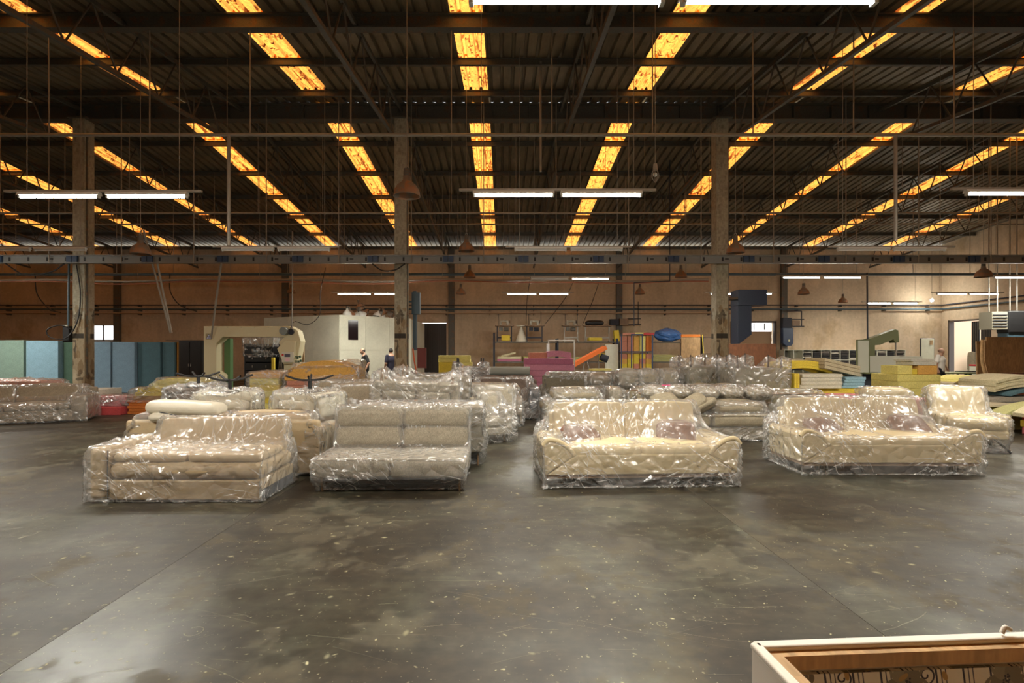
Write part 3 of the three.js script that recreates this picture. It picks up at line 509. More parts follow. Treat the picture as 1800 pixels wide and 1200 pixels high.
// plain sofa for the rows behind: o.w, o.h, o.d, o.arm, o.n cushions
function plainSofa(root, seed, o) {
  const k = kit(root, o.m), L = o.mat, { w = 2, h = 0.85, d = 0.9, arm = 0.16, n = 2, seat = 0.42 } = o, iw = w - 2 * arm, y0 = o.legs ? 0.14 : 0.03;
  k.p('base', rbox(w - 0.02, seat - 0.14 - y0, d - 0.08, 0.03, 0, y0 + (seat - 0.14 - y0) / 2, 0.02), L);
  for (let i = 0; i < n; i++) { const x = -iw / 2 + iw * (i + 0.5) / n; k.p('seat_cushion', cush(iw / n - 0.01, 0.17, d - 0.2, 0.06, 0.03, x, seat - 0.07, o.noBack ? 0 : 0.08), L); if (!o.noBack) k.p('back_cushion', cush(iw / n - 0.01, h - seat + 0.02, 0.2, 0.07, 0.04).rotateX(-0.12).translate(x, (h + seat) / 2 - 0.01, -d / 2 + 0.24), L); }
  if (!o.noBack) k.p('back_frame', rbox(w - 0.02, h - 0.08 - y0, 0.13, 0.04, 0, y0 + (h - 0.08 - y0) / 2, -d / 2 + 0.08), L);
  if (o.topStrip) k.p('top_strip', rbox(w - 0.1, 0.02, 0.16, 0.008, 0, h - 0.065, -d / 2 + 0.09), M.brownTop, 'brown top edge');
  if (arm) for (const s of [-1, 1]) { k.p('arm', rbox(arm, (o.armH || 0.6) - y0, d - 0.04, 0.045, s * (w / 2 - arm / 2), y0 + ((o.armH || 0.6) - y0) / 2, 0), o.armMat || L); k.b(s * (w / 2 - arm / 2), (o.armH || 0.6) / 2 + 0.02, 0, arm / 2, (o.armH || 0.6) / 2 - 0.02, d / 2 - 0.02); }
  if (o.legs) for (const s of [-1, 1]) for (const z of [-1, 1]) { k.p('leg', new THREE.CylinderGeometry(0.028, 0.018, o.legs + 0.02, 8).translate(s * (w / 2 - 0.12), 0.14 - o.legs / 2, z * (d / 2 - 0.12)), o.legMat || M.wood); if (o.m) k.b(s * (w / 2 - 0.12), 0.13 - o.legs / 2, z * (d / 2 - 0.12), 0.025, o.legs / 2 + 0.01, 0.025); }
  k.b(0, (seat + y0) / 2, 0.02, w / 2, (seat - y0) / 2 + 0.01, d / 2); k.b(0, (h + y0) / 2, -d / 2 + 0.2, w / 2 - arm * 0.6, (h - y0) / 2, 0.14, -0.1);
  if (!o.bare) k.wrap({ cell: o.cell || 0.05, seed, hem: o.hem ?? 0.06, slack: o.slack ?? 1.03, rough: o.rough ?? 0.09, ridge: o.ridge, steps: 40, relax: o.relax ?? 80, ground: o.ground, pull: o.pull, grav: o.grav, sag: o.sag });
  return k;
}
// swivel armchair on a four-armed black foot
function swivelChair(root, seed, o = {}) {
  const k = kit(root, o.m), L = o.mat || M.ivory;
  k.p('seat_cushion', cush(0.66, 0.2, 0.66, 0.08, 0.03, 0, 0.46, 0.04), L); k.p('seat_shell', rbox(0.78, 0.12, 0.72, 0.05, 0, 0.34, 0.0), L);
  k.p('back_rest', cush(0.74, 0.62, 0.2, 0.09, 0.03).rotateX(-0.22).translate(0, 0.72, -0.36), L);
  for (const s of [-1, 1]) { k.p('arm', cush(0.13, 0.36, 0.66, 0.06, 0.015).translate(s * 0.4, 0.46, 0), L); k.b(s * 0.4, 0.46, 0, 0.06, 0.16, 0.32); }
  k.p('foot_plate', box(0.3, 0.02, 0.3, 0, 0.27, 0), M.black); k.p('foot_post', cyl(0.03, 0.03, 0.2, 0, 0.17, 0), M.black);
  for (let i = 0; i < 4; i++) { const a = i * Math.PI / 2 + 0.6, c = Math.cos(a), s = Math.sin(a); k.p('foot_arm', tube([[0, 0.09, 0], [c * 0.16, 0.08, s * 0.16], [c * 0.36, 0.015, s * 0.36]], 0.017, 8), M.black, 'black steel foot arm'); if (o.m) k.b(c * 0.3, 0.05, s * 0.3, 0.03, 0.02, 0.03); }
  k.b(0, 0.4, 0.02, 0.4, 0.14, 0.36); k.b(0, 0.72, -0.36, 0.37, 0.31, 0.14, -0.22);
  k.wrap({ cell: 0.04, seed, hem: o.hem ?? 0.12, slack: 1.03, rough: 0.08, steps: 44, relax: o.relax ?? 110, ground: o.ground });
}
// ---------------------------------------------------------------- the front row
const WRAP = 'wrapped sofas on the floor';
{
  boatSofa(thing('sofa', 'cream leather sofa with two brown pillows, standing in front of the white cushioned sofa', 'sofa', [1.62, 0, -6.47], 0.05, WRAP), 21);
  boatSofa(thing('sofa', 'cream leather sofa in loose plastic, standing next to the wrapped armchair', 'sofa', [5.05, 0, -7.08], -0.01, WRAP), 22);
  splitBackSofa(thing('sofa', 'pale grey fabric armless two seat sofa with split rolled back', 'sofa', [-1.3, 0, -6.33], 0.01, WRAP), 23);
  rollSofa(thing('sofa', 'low tan sofa of stacked rolls in tight shiny plastic', 'sofa', [-3.5, 0, -5.88], 0, WRAP), 24);
  for (const [x, y, z, ry, rx, lab] of [[0.98, 0.58, -6.5, 0.3, -1.15, 'brown leather pillow lying flat on the cream sofa, near the arm facing the grey sofa'], [2.18, 0.6, -6.48, -0.25, -0.9, 'brown leather pillow leaning on the cream sofa, near the arm facing the other cream sofa'], [4.45, 0.58, -7.12, 0.2, -1.15, 'dark brown pillow lying flat on the loosely wrapped cream sofa'], [5.62, 0.6, -7.1, -0.1, -0.95, 'dark brown pillow leaning up on the loosely wrapped cream sofa by the lounge chair']]) {
    const g = cush(0.44, 0.36, 0.13, 0.06, 0.05).rotateX(rx), m = solo('throw_pillow', lab, 'pillow', g, M.brownL, [x, y - 0.03, z], ry, 'brown pillows');
  }
  // bare upholstery frame lined with floral cloth, in front on the right
  const f = thing('upholstery_frame', 'open wooden upholstery frame lined with white cloth printed with grey flowers', 'frame', [1.18, 0.058, -1.24], 0.06);
  const floral = canvasTex(1024, 512, (c, w, h) => {
    const r = rng(14); c.fillStyle = '#d9d2c1'; c.fillRect(0, 0, w, h);
    const flower = (x, y, R) => { for (let i = 0; i < 5; i++) { const a = i * 1.257 + 0.3; c.save(); c.translate(x + Math.cos(a) * R * 0.62, y + Math.sin(a) * R * 0.62); c.rotate(a); c.fillStyle = i % 2 ? '#8b8470' : '#7a7362'; c.beginPath(); c.ellipse(0, 0, R * 0.6, R * 0.42, 0, 0, 6.3); c.fill(); c.strokeStyle = '#b9a98f'; c.lineWidth = 3; c.beginPath(); c.arc(0, 0, R * 0.3, -0.9, 0.9); c.stroke(); c.restore(); } c.fillStyle = '#3c3a44'; for (let i = 0; i < 12; i++) { c.beginPath(); c.arc(x + (r() - 0.5) * R * 0.4, y + (r() - 0.5) * R * 0.4, 3, 0, 6.3); c.fill(); } };
    c.strokeStyle = '#3b3944'; c.lineWidth = 5; c.lineCap = 'round';
    for (let i = 0; i < 12; i++) { const x = (i + 0.4) * w / 12; for (const o of [0, 16, 30]) { c.lineWidth = o ? 3 : 6; c.beginPath(); c.moveTo(x + o, 0); c.bezierCurveTo(x - 50 + o, 140, x + 70 + o, 300, x - 20 + o, h); c.stroke(); } c.lineWidth = 5; c.beginPath(); for (let t = 0; t < 9; t += 0.2) { const R = 4 + t * 3.2; c.lineTo(x + 60 + Math.cos(t) * R, 150 + (i % 3) * 90 + Math.sin(t) * R); } c.stroke(); }
    for (let i = 0; i < 9; i++) flower(60 + i * 118, 110 + (i % 3) * 110 + 40 * (i % 2), 62);
    c.fillStyle = '#a98a5a'; for (let i = 0; i < 26; i++) { c.beginPath(); c.ellipse(r() * w, r() * h, 8 + r() * 12, 6 + r() * 8, r() * 3, 0, 6.3); c.fill(); }
  });
  floral.wrapS = floral.wrapT = THREE.RepeatWrapping; floral.repeat.set(1.1, 2.2);
  const cloth = mat([1, 1, 1], 0.9, { map: floral, side: THREE.DoubleSide }), piped = mat([0.72, 0.68, 0.6], 0.85);
  part(f, 'far_rail', box(1.12, 0.036, 0.03, 0.06, 0.752, -0.1), M.woodPale, 'raw wooden rail'); part(f, 'near_rail', box(1.12, 0.06, 0.03, 0.06, 0.745, 0.62), M.woodPale);
  for (const x of [-0.49, 0.61]) part(f, 'side_rail', box(0.04, 0.06, 0.7, x, 0.745, 0.26), M.woodPale);
  part(f, 'edge_cloth', [rbox(1.16, 0.016, 0.03, 0.006, 0.06, 0.776, -0.122), rbox(0.028, 0.016, 0.76, 0.006, -0.516, 0.776, 0.25), rbox(1.16, 0.7, 0.016, 0.006, 0.06, 0.42, -0.125), rbox(0.016, 0.7, 0.76, 0.006, -0.518, 0.42, 0.25)], piped, 'white cloth turned over the rail');
  part(f, 'lining_cloth', [box(1.1, 0.02, 0.7, 0.06, 0.42, 0.26), box(1.1, 0.28, 0.012, 0.06, 0.57, -0.11)], cloth, 'white floral lining cloth');
  for (const x of [-0.47, 0.6]) for (const z of [-0.09, 0.6]) part(f, 'corner_post', box(0.05, 0.8, 0.05, x, 0.342, z), M.woodPale);
  part(f, 'loose_thread', tube([[0.16, 0.79, -0.12], [0.17, 0.805, -0.12], [0.185, 0.798, -0.12]], 0.006, 6), piped);
  part(f, 'cloth_scrap', cush(0.05, 0.09, 0.03, 0.02, 0.01).rotateZ(0.3).translate(0.625, 0.825, -0.12), piped);
}
// ---------------------------------------------------------------- the rows behind
const sofaAt = (label, x, z, turn, seed, o) => { const t = thing('sofa', label, 'sofa', [x, o.y || 0, z], turn, WRAP); plainSofa(t, seed, o); return t; };
// behind the tan sofa: a cream one with a loose upholstered panel on it
sofaAt('cream leather sofa standing back to back with the tan roll sofa', -3.62, -7.03, Math.PI, 31, { w: 2.5, h: 0.8, d: 0.95, arm: 0.2, n: 2, mat: M.tan, cell: 0.04, relax: 200 });
{
  const p = thing('upholstered_panel', 'loose white leather headrest panel lying on the cream sofa back', 'panel', [-4.15, 0.86, -6.72], 0.06);
  part(p, 'pad', cush(0.92, 0.17, 0.34, 0.08, 0.02).rotateZ(-0.06), M.ivory); part(p, 'fold', cush(0.3, 0.1, 0.2, 0.05, 0.02, -0.24, -0.1, 0.1), M.ivory); part(p, 'seam_tape', bar([-0.25, -0.03, 0.172], [-0.02, -0.08, 0.172], 0.006, 5), M.lining);
}
// low row carrying upturned swivel chairs
function pallet(label, x, z, w, d, h) { const t = thing('wooden_pallet', label, 'pallet', [x, 0, z]); for (let i = 0; i < 3; i++) part(t, 'runner', box(w, h - 0.04, 0.09, 0, (h - 0.04) / 2, (i - 1) * (d / 2 - 0.06)), M.woodPale); for (let i = 0; i < 7; i++) part(t, 'deck_board', box(w / 7 - 0.02, 0.04, d, -w / 2 + (i + 0.5) * w / 7, h - 0.02, 0), M.woodPale); }
pallet('low wooden pallet under the upturned white swivel chairs', -3.72, -8.2, 2.2, 0.9, 0.2);
swivelChair(thing('armchair', 'upturned white leather swivel chair with black foot arms, near the gantry', 'armchair', [-4.38, 0.215, -8.2], 0.3, 'upturned chairs'), 41, { m: FLIP(1.02), hem: 0.12, ground: 0.02 });
swivelChair(thing('armchair', 'upturned white leather swivel chair behind the grey armless sofa, black feet in the air', 'armchair', [-3.1, 0.215, -8.2], -0.3, 'upturned chairs'), 42, { m: FLIP(1.02), hem: 0.12, ground: 0.02 });
swivelChair(thing('armchair', 'upturned dark chair in plastic drawn to a peak beside the gantry machine', 'armchair', [-5.6, 0.215, -9.4], 0.2, 'upturned chairs'), 43, { m: FLIP(1.02), mat: M.mauve, hem: 0.1, ground: 0.02 });
pallet('low wooden pallet under the upturned dark chair', -5.6, -9.4, 1.1, 0.9, 0.2);
sofaAt('beige fabric sofa behind the upturned swivel chairs', -3.55, -11.9, 0, 34, { w: 2.0, h: 0.93, d: 0.9, n: 2, mat: M.greyWarm, topStrip: true });
sofaAt('beige wrapped sofa end beside the man in the black shirt', -2.8, -10.3, 0.5, 35, { w: 1.3, h: 0.95, d: 0.9, n: 1, mat: M.greyWarm });
// row behind the grey sofa
{ const t = thing('sofa', 'pale grey sofa standing close behind the armless sofa', 'sofa', [-1.15, 0, -7.62], Math.PI, WRAP); splitBackSofa(t, 36, { cell: 0.04 }); }
sofaAt('grey sofa carrying an upturned wooden legged sofa', -1.5, -8.85, 0, 37, { w: 1.7, noBack: true, seat: 0.4, d: 0.9, n: 2, armH: 0.4, bare: true, mat: M.greyDark });
{ const t = thing('sofa', 'upturned grey sofa in streaky plastic, wooden legs pointing up', 'sofa', [-1.5, 0.44, -8.8], 0.1, WRAP); t.rotation.z = -0.05; plainSofa(t, 38, { m: FLIP(0.79), w: 1.4, h: 0.78, d: 0.8, arm: 0.13, n: 2, mat: M.grey, legs: 0.2, cell: 0.04, hem: 0.1, ground: 0.05, relax: 300, pull: 0.0003, grav: 0.0003, sag: 0.0005 }); }
{ const t = thing('sofa', 'upturned beige sofa with two wooden legs by the scraped column', 'sofa', [-1.4, 0.5, -10.3], 0.05, WRAP); plainSofa(t, 39, { m: FLIP(0.76), w: 1.4, h: 0.75, d: 0.8, arm: 0.13, n: 2, mat: M.greyWarm, legs: 0.2, cell: 0.05, hem: 0.1, ground: 0.05, relax: 300, pull: 0.0003, grav: 0.0003, sag: 0.0005 }); }
sofaAt('beige sofa under the upturned beige sofa', -1.4, -10.3, 0, 40, { w: 1.5, noBack: true, seat: 0.46, armH: 0.44, bare: true, d: 0.9, n: 2, mat: M.greyWarm });
{ const t = thing('armchair', 'pale grey wrapped armchair turned sideways beside the grey sofas', 'armchair', [-0.24, 0, -9.2], 0.5, WRAP); plainSofa(t, 44, { w: 0.62, h: 0.86, d: 0.6, arm: 0.14, n: 1, mat: M.grey, legs: 0.12, cell: 0.04 }); }
sofaAt('pale grey sofa on thin dark legs by the open aisle', -0.2, -10.2, 0.0, 45, { w: 0.85, h: 0.9, d: 0.9, arm: 0.0, n: 1, mat: M.grey, legs: 0.14, legMat: M.woodDark, cell: 0.04, hem: 0.1, topStrip: true });
sofaAt('beige sofa back with a brown top edge between the grey and dark sofas', -0.35, -11.4, 0, 46, { w: 1.5, h: 0.88, d: 0.85, n: 1, mat: M.greyWarm, topStrip: true });
sofaAt('dark brown wrapped sofa with black side beside the aisle', 0.0, -12.55, 0, 47, { w: 1.7, h: 0.98, d: 1.0, arm: 0.24, armH: 0.72, n: 2, mat: M.mauve, armMat: M.lining });
{ const t = thing('armchair', 'upturned brown armchair with thin black legs before the yellow foam boxes', 'armchair', [-0.9, 0.6, -13.85], 0.15, 'upturned chairs'); plainSofa(t, 48, { m: FLIP(0.72), w: 0.9, h: 0.72, d: 0.8, arm: 0.14, n: 1, mat: M.mauve, legs: 0.24, legMat: M.black, cell: 0.05, hem: 0.1, ground: 0.03 }); }
sofaAt('brown sofa under the upturned brown armchair', -0.8, -13.85, 0, 49, { w: 1.5, noBack: true, seat: 0.52, armH: 0.5, bare: true, d: 0.9, n: 2, mat: M.mauve });
// right of the aisle
sofaAt('long dark grey sofa in foggy plastic in front of the pink foam stack', 2.3, -15.0, Math.PI, 50, { w: 2.4, h: 1.02, d: 0.9, arm: 0.2, n: 2, mat: M.greyDark });
{ const t = thing('sofa', 'low cream sofa heaped with fat seat cushions in plastic', 'sofa', [1.5, 0, -11.2], 0.04, WRAP); const k = kit(t); k.p('base', rbox(1.3, 0.3, 0.9, 0.05, 0, 0.17, 0), M.offwhite); k.p('seat_cushion', cush(1.34, 0.24, 0.9, 0.1, 0.05, 0, 0.42, 0.02), M.offwhite); k.p('spare_cushion', cush(1.0, 0.24, 0.7, 0.11, 0.06, 0.05, 0.67, 0), M.offwhite); k.b(0, 0.29, 0, 0.65, 0.25, 0.45); k.b(0.05, 0.68, 0, 0.48, 0.12, 0.34); k.wrap({ cell: 0.05, seed: 51, relax: 80, slack: 1.05, rough: 0.1 }); }
{ const t = thing('cushion', 'fat cream cushion standing between the heaped sofa and the beige sofa', 'cushion', [2.45, 0.0, -11.4], 0.02); const k = kit(t); k.p('pad', cush(0.3, 0.8, 0.6, 0.1, 0.04, 0, 0.4, 0), M.offwhite); k.b(0, 0.4, 0, 0.15, 0.4, 0.3); k.wrap({ cell: 0.05, seed: 52, slack: 1.05, rough: 0.1 }); }
sofaAt('olive grey sofa showing its flat back beside the heaped cushions', 3.3, -11.35, Math.PI, 53, { w: 1.2, h: 0.84, d: 0.85, n: 1, mat: M.greyOlive, topStrip: true });
sofaAt('olive grey sofa in clear plastic close behind the cream sofa', 3.25, -10.52, Math.PI, 54, { w: 1.15, h: 0.83, d: 0.6, n: 1, mat: M.greyOlive, topStrip: true });
sofaAt('beige sofa carrying a bundle of three cushions', 3.65, -13.2, 0, 55, { w: 1.65, noBack: true, seat: 0.62, armH: 0.6, bare: true, d: 0.95, n: 2, mat: M.greyWarm, topStrip: true });
{ const t = thing('cushion_bundle', 'bundle of three grey cushions taped in plastic before the blue trolley', 'cushions', [3.68, 0.67, -13.15], 0.02); const k = kit(t); for (let i = 0; i < 3; i++) k.p('cushion', cush(0.5, 0.42, 0.5, 0.12, 0.05, (i - 1) * 0.51, 0.26, 0), M.grey); k.p('tape_band', box(0.07, 0.46, 0.56, 0.3, 0.27, 0), M.film); k.b(0, 0.26, 0, 0.76, 0.21, 0.25); k.wrap({ cell: 0.05, seed: 56, hem: 0.05, ground: 0.02, slack: 1.06, rough: 0.1 }); }
{ const t = thing('stool', 'beige wrapped footstool beside the bundle of cushions', 'stool', [2.48, 0.0, -13.4], 0.1); const k = kit(t); k.p('pad', cush(0.5, 0.3, 0.5, 0.1, 0.04, 0, 0.88, 0), M.greyWarm); k.p('body', rbox(0.5, 0.72, 0.5, 0.04, 0, 0.38, 0), M.greyWarm); k.b(0, 0.5, 0, 0.25, 0.5, 0.25); k.wrap({ cell: 0.05, seed: 57 }); }
sofaAt('beige sofa with a brown top edge behind the white sofa', 4.65, -11.6, Math.PI, 58, { w: 1.4, h: 0.87, d: 0.85, n: 2, mat: M.greyWarm, topStrip: true });
// white sofa with its cushions and a heap of bagged pillows
{
  const t = thing('sofa', 'white fabric sofa piled with cushions, half hidden behind the cream sofa', 'sofa', [3.72, 0, -9.62], 0, WRAP), k = kit(t), L = M.offwhite;
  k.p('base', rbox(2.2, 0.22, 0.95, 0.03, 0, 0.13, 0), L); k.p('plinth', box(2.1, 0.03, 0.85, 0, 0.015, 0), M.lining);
  for (const s of [-1, 1]) { k.p('seat_cushion', cush(1.09, 0.23, 0.95, 0.06, 0.03, s * 0.55, 0.36, 0.02), L); k.p('seat_piping', bar([s * 0.06, 0.46, 0.5], [s * 1.05, 0.46, 0.5], 0.007, 6), L); k.p('loose_cushion', cush(0.95, 0.2, 0.6, 0.09, 0.04).rotateX(0.05).translate(s * 0.53, 0.58, 0.1), L); }
  k.p('back_frame', rbox(2.2, 0.6, 0.14, 0.05, 0, 0.4, -0.42), L);
  for (const [x, y, z, a, b] of [[-0.75, 0.72, 0.16, 0.5, 0.3], [-0.28, 0.66, 0.3, 1.1, 0.2], [-0.12, 0.62, 0.32, 0.95, -0.2]]) k.p('loose_pillow', cush(0.45, 0.14, 0.42, 0.06, 0.05).rotateZ(a - 0.5).rotateX(b).translate(x, y, z), L);
  k.b(0, 0.24, 0, 1.1, 0.24, 0.48); k.b(0, 0.58, 0.05, 1.02, 0.11, 0.34); k.wrap({ cell: 0.04, seed: 59, slack: 1.04, rough: 0.08, relax: 60 });
  const r = rng(9);
  for (let i = 0; i < 5; i++) { const p = thing('bagged_pillow', 'white pillow in a clear bag heaped on the white sofa', 'pillow', [2.85 + i * 0.49, 0.82, -9.72 - (i % 2) * 0.1], (r() - 0.5) * 0.6, 'bagged pillows on the white sofa'), q = kit(p); q.p('pad', cush(0.4, 0.17, 0.42, 0.08, 0.06), M.offwhite); q.b(0, 0, 0, 0.2, 0.085, 0.21); part(p, 'plastic_bag', cush(0.43, 0.22, 0.46, 0.09, 0.05, 0, 0.01, 0, 12), M.film); }
  solo('price_tag', 'small bright pink tag lying on the white pillows', 'tag', rbox(0.15, 0.012, 0.06, 0.005), mat([0.8, 0.03, 0.2], 0.5), [3.02, 0.98, -9.52], 0.2);
}
// upturned sofas whose legs lift the film into peaks
for (const [x, z, a, w, lab, sd2, lg] of [[6.05, -12.4, 0.04, 1.3, 'upturned grey green sofa whose film rises to two sharp peaks beside the yellow foam', 61, 0.3], [5.05, -13.3, 0.2, 1.0, 'upturned grey sofa whose film makes one peak by the cardboard sheet', 62, 0.3], [6.2, -14.4, 0.3, 1.2, 'upturned grey sofa with a rounded film peak before the brown board', 63, 0.34]]) {
  const t = thing('sofa', lab, 'sofa', [x, 0.62, z], a + Math.PI, WRAP); plainSofa(t, sd2, { m: FLIP(0.73), w, h: 0.72, d: 0.8, arm: 0.12, n: 1, mat: M.greyOlive, legMat: M.woodDark, legs: lg, cell: 0.05, hem: 0.0, ground: -0.02, relax: 500, pull: 0.0002, grav: 0.0003, sag: 0.002, rough: 0.03, slack: 1.015, ridge: 0.012 });
  sofaAt('dark grey sofa carrying the ' + lab.split(' whose')[0].split(' with')[0].replace('upturned ', '') + ' upside down ' + (sd2 === 61 ? 'by the yellow foam' : sd2 === 62 ? 'by the cardboard sheet' : 'by the brown board'), x, z, a, sd2 + 10, { w: w, noBack: true, d: 0.85, n: 1, mat: M.greyDark, seat: 0.56, armH: 0.54, bare: true });
}
sofaAt('grey sofa in glossy film between the white sofa and the foam', 5.75, -10.4, Math.PI, 64, { w: 1.2, h: 0.84, d: 0.8, n: 1, mat: M.greyOlive, topStrip: true });
// armchairs on the right
{ const t = thing('armchair', 'cream leather lounge chair on splayed black metal legs in crinkled plastic', 'armchair', [7.72, 0, -8.55], -0.35, 'wrapped lounge chairs'), k = kit(t), L = M.cream;
  k.p('seat_cushion', cush(0.72, 0.2, 0.74, 0.07, 0.03, 0, 0.44, 0.08), L); k.p('seat_base', rbox(0.76, 0.14, 0.76, 0.04, 0, 0.28, 0.06), L); k.p('back_rest', cush(0.78, 0.62, 0.2, 0.07, 0.03).rotateX(-0.25).translate(0, 0.67, -0.36), L);
  for (const s of [-1, 1]) { k.p('arm', rbox(0.12, 0.36, 0.6, 0.055, s * 0.42, 0.4, 0.0), L); k.b(s * 0.42, 0.4, 0, 0.05, 0.17, 0.3); for (const z of [-0.3, 0.4]) k.p('leg', [bar([s * 0.24, 0.22, z * 0.7], [s * 0.4, 0.01, z * 1.05], 0.016, 8)], M.black); }
  k.b(0, 0.38, 0.07, 0.38, 0.15, 0.38); k.b(0, 0.68, -0.36, 0.39, 0.31, 0.15, -0.25); k.wrap({ cell: 0.03, seed: 65, hem: 0.05, slack: 1.05, rough: 0.12, relax: 90 }); }
{ const t = thing('armchair', 'cream lounge chair seen only by its back, between pink foam slabs', 'armchair', [6.95, 0, -9.7], Math.PI - 0.1, 'wrapped lounge chairs'), k = kit(t), L = M.cream;
  k.p('seat', rbox(0.76, 0.3, 0.74, 0.06, 0, 0.34, 0.06), L); k.p('back_rest', cush(0.78, 0.6, 0.2, 0.07, 0.03).rotateX(-0.2).translate(0, 0.64, -0.36), L); k.p('leg', cyl(0.03, 0.05, 0.2, 0, 0.1, 0), M.black); k.b(0, 0.36, 0.06, 0.38, 0.16, 0.37); k.b(0, 0.64, -0.36, 0.39, 0.3, 0.15, -0.2); k.wrap({ cell: 0.045, seed: 66, slack: 1.05, rough: 0.1 }); }
// far left
{ const t = sofaAt('long pinkish grey sofa in bubbly plastic by the pink foam blocks', -11.2, -11.65, 0.42, 71, { w: 3.0, h: 0.82, d: 1.0, arm: 0.3, n: 2, mat: M.greyWarm, cell: 0.05 }); }
// ---------------------------------------------------------------- foam
const foamGeo = new Map();
function slab(label, color, w, h, d, x, y, z, turn = 0, group = 'foam slabs', bend = 0, tilt = 0) {
  const key = [w, h, d, bend].join(); let g = foamGeo.get(key);
  if (!g) { if (!bend) g = rbox(w, h, d, 0.012, 0, 0, 0, 1); else { const n = 12; g = new THREE.BoxGeometry(w, h, d, n, 1, 2); const p = g.attributes.position; for (let i = 0; i < p.count; i++) { const X = p.getX(i) / (w / 2); if (bend > 0 || p.getY(i) > 0) p.setY(i, p.getY(i) + Math.abs(bend) * (1 - X * X)); } g.computeVertexNormals(); g = metric(g); } foamGeo.set(key, g); }
  const m = solo('foam_block', label, 'foam', g, foamM[color], [x, y + h / 2, z], turn, group); m.rotation.z = tilt; return m;
}
// upright foam blocks along the left
for (const [x0, x1, c, d, lab, h, z] of [[-20.9, -18.75, 'mint', 0.8, 'upright pale mint foam block leaning at the end of the row', 2.05, -20], [-18.65, -17.4, 'blue', 1.0, 'upright light blue foam block beside the mint one', 2.03, -20], [-17.36, -16.7, 'green', 0.8, 'upright dark green foam block behind the column', 2.03, -20.2], [-16.6, -15.35, 'sky', 0.9, 'upright mid blue foam block standing next to the column', 2.0, -20], [-15.33, -14.45, 'sky', 0.9, 'upright mid blue foam block next to the dark teal one', 1.98, -20.05], [-14.42, -13.55, 'teal', 0.9, 'upright dark teal foam block', 1.98, -20.2], [-13.53, -13.05, 'teal', 0.8, 'narrow upright dark teal foam block beside the ochre one', 1.98, -20.3], [-13.02, -12.45, 'ochre', 0.8, 'upright ochre foam block at the end of the row', 1.98, -20.4]]) slab(lab, c, x1 - x0, h, d, (x0 + x1) / 2, 0, z - d / 2, 0, 'upright foam blocks');
// pink and orange stacks by the column by the blue foam
slab('red foam block on the floor under the pink one', 'red', 1.2, 0.2, 0.8, -10.28, 0, -13.3, 0.03); slab('pink foam block lying on the red one under plastic', 'pink', 0.95, 0.24, 0.7, -10.16, 0.2, -13.5, -0.05);
for (let i = 0; i < 5; i++) slab('orange foam sheet at the bottom of the plastic covered stack', 'orange', 1.75, 0.07, 1.0, -8.75 + 0.03 * (i % 2), i * 0.072, -13.6, 0.02 * (i % 3), 'orange foam sheets');
for (let i = 0; i < 3; i++) slab('yellow foam sheet on the orange ones under loose plastic', i ? 'yellow' : 'ochre', 1.6, 0.1, 0.95, -8.7 + 0.06 * i, 0.362 + i * 0.102, -13.6, 0.03 * i, 'yellow foam sheets by the column'); slab('domed yellow foam sheet on top of the plastic covered stack', 'lemon', 1.3, 0.1, 0.9, -8.45, 0.668, -13.6, 0, 'foam slabs', -0.16);
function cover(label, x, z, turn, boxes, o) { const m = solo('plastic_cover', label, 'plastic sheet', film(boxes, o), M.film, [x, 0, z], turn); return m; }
cover('clear plastic sheet over the yellow and orange foam stack', -8.7, -13.6, 0, [[0, 0.33, 0, 0.82, 0.34, 0.5], [0.3, 0.78, 0, 0.55, 0.14, 0.45]], { cell: 0.06, seed: 81, hem: 0.36, ground: 0.3, slack: 1.05, rough: 0.1 });
cover('clear plastic sheet hanging over the pink foam block', -10.16, -13.5, 0, [[0, 0.3, 0, 0.48, 0.16, 0.35]], { cell: 0.06, seed: 82, hem: 0.22, ground: 0.21, slack: 1.08, rough: 0.12, margin: 0.12 });
for (let i = 0; i < 7; i++) slab('foam sheet in the tall plastic covered stack by the white booth', ['lemon', 'amber', 'yellow', 'lemon', 'salmon', 'salmon', 'amber'][i], 2.0, 0.13, 1.1, -5.15 + 0.03 * (i % 3), i * 0.132, -14.9, 0.01 * i, 'foam sheets in the tall stack');
slab('domed amber foam sheet on the tall stack', 'amber', 1.9, 0.16, 1.05, -5.1, 0.926, -14.9, 0, 'foam slabs', -0.27);
for (let i = 0; i < 6; i++) slab('yellow foam sheet in the lower stack beside the tall one', ['lemon', 'yellow', 'lemon', 'yellow', 'lemon', 'amber'][i], 0.8, 0.17, 0.9, -6.62, i * 0.172, -14.6, 0.03 * (i % 2), 'foam sheets in the lower stack');
cover('amber tinted film over the tall foam stack, drawn to a point', -5.1, -14.9, 0, [[0, 0.46, 0, 1.02, 0.47, 0.56], [0, 1.0, 0, 0.85, 0.28, 0.5], [0.75, 0.7, 0, 0.25, 0.68, 0.3]], { cell: 0.07, seed: 83, hem: 0.3, ground: 0.1, slack: 1.05, rough: 0.1, relax: 120 });
cover('clear plastic over the low yellow stack beside the gantry', -6.62, -14.6, 0, [[0, 0.52, 0, 0.42, 0.53, 0.47]], { cell: 0.07, seed: 84, hem: 0.4, slack: 1.06, rough: 0.12 });
for (let i = 0; i < 2; i++) slab('pink foam block behind the long pinkish sofa under film', 'salmon', 1.5, 0.42, 0.8, -12.6, i * 0.43, -13.4, 0.1, 'pink foam behind the long sofa'); cover('clear plastic over the pink foam behind the long sofa', -12.6, -13.4, 0.1, [[0, 0.43, 0, 0.76, 0.44, 0.42]], { cell: 0.06, seed: 85, slack: 1.06, rough: 0.12 });
for (let i = 0; i < 3; i++) slab('white foam slab stacked between the long sofa and the column', 'white', 1.1, 0.2, 0.8, -11.2, i * 0.202, -13.9, 0.02 * i, 'white foam by the column');
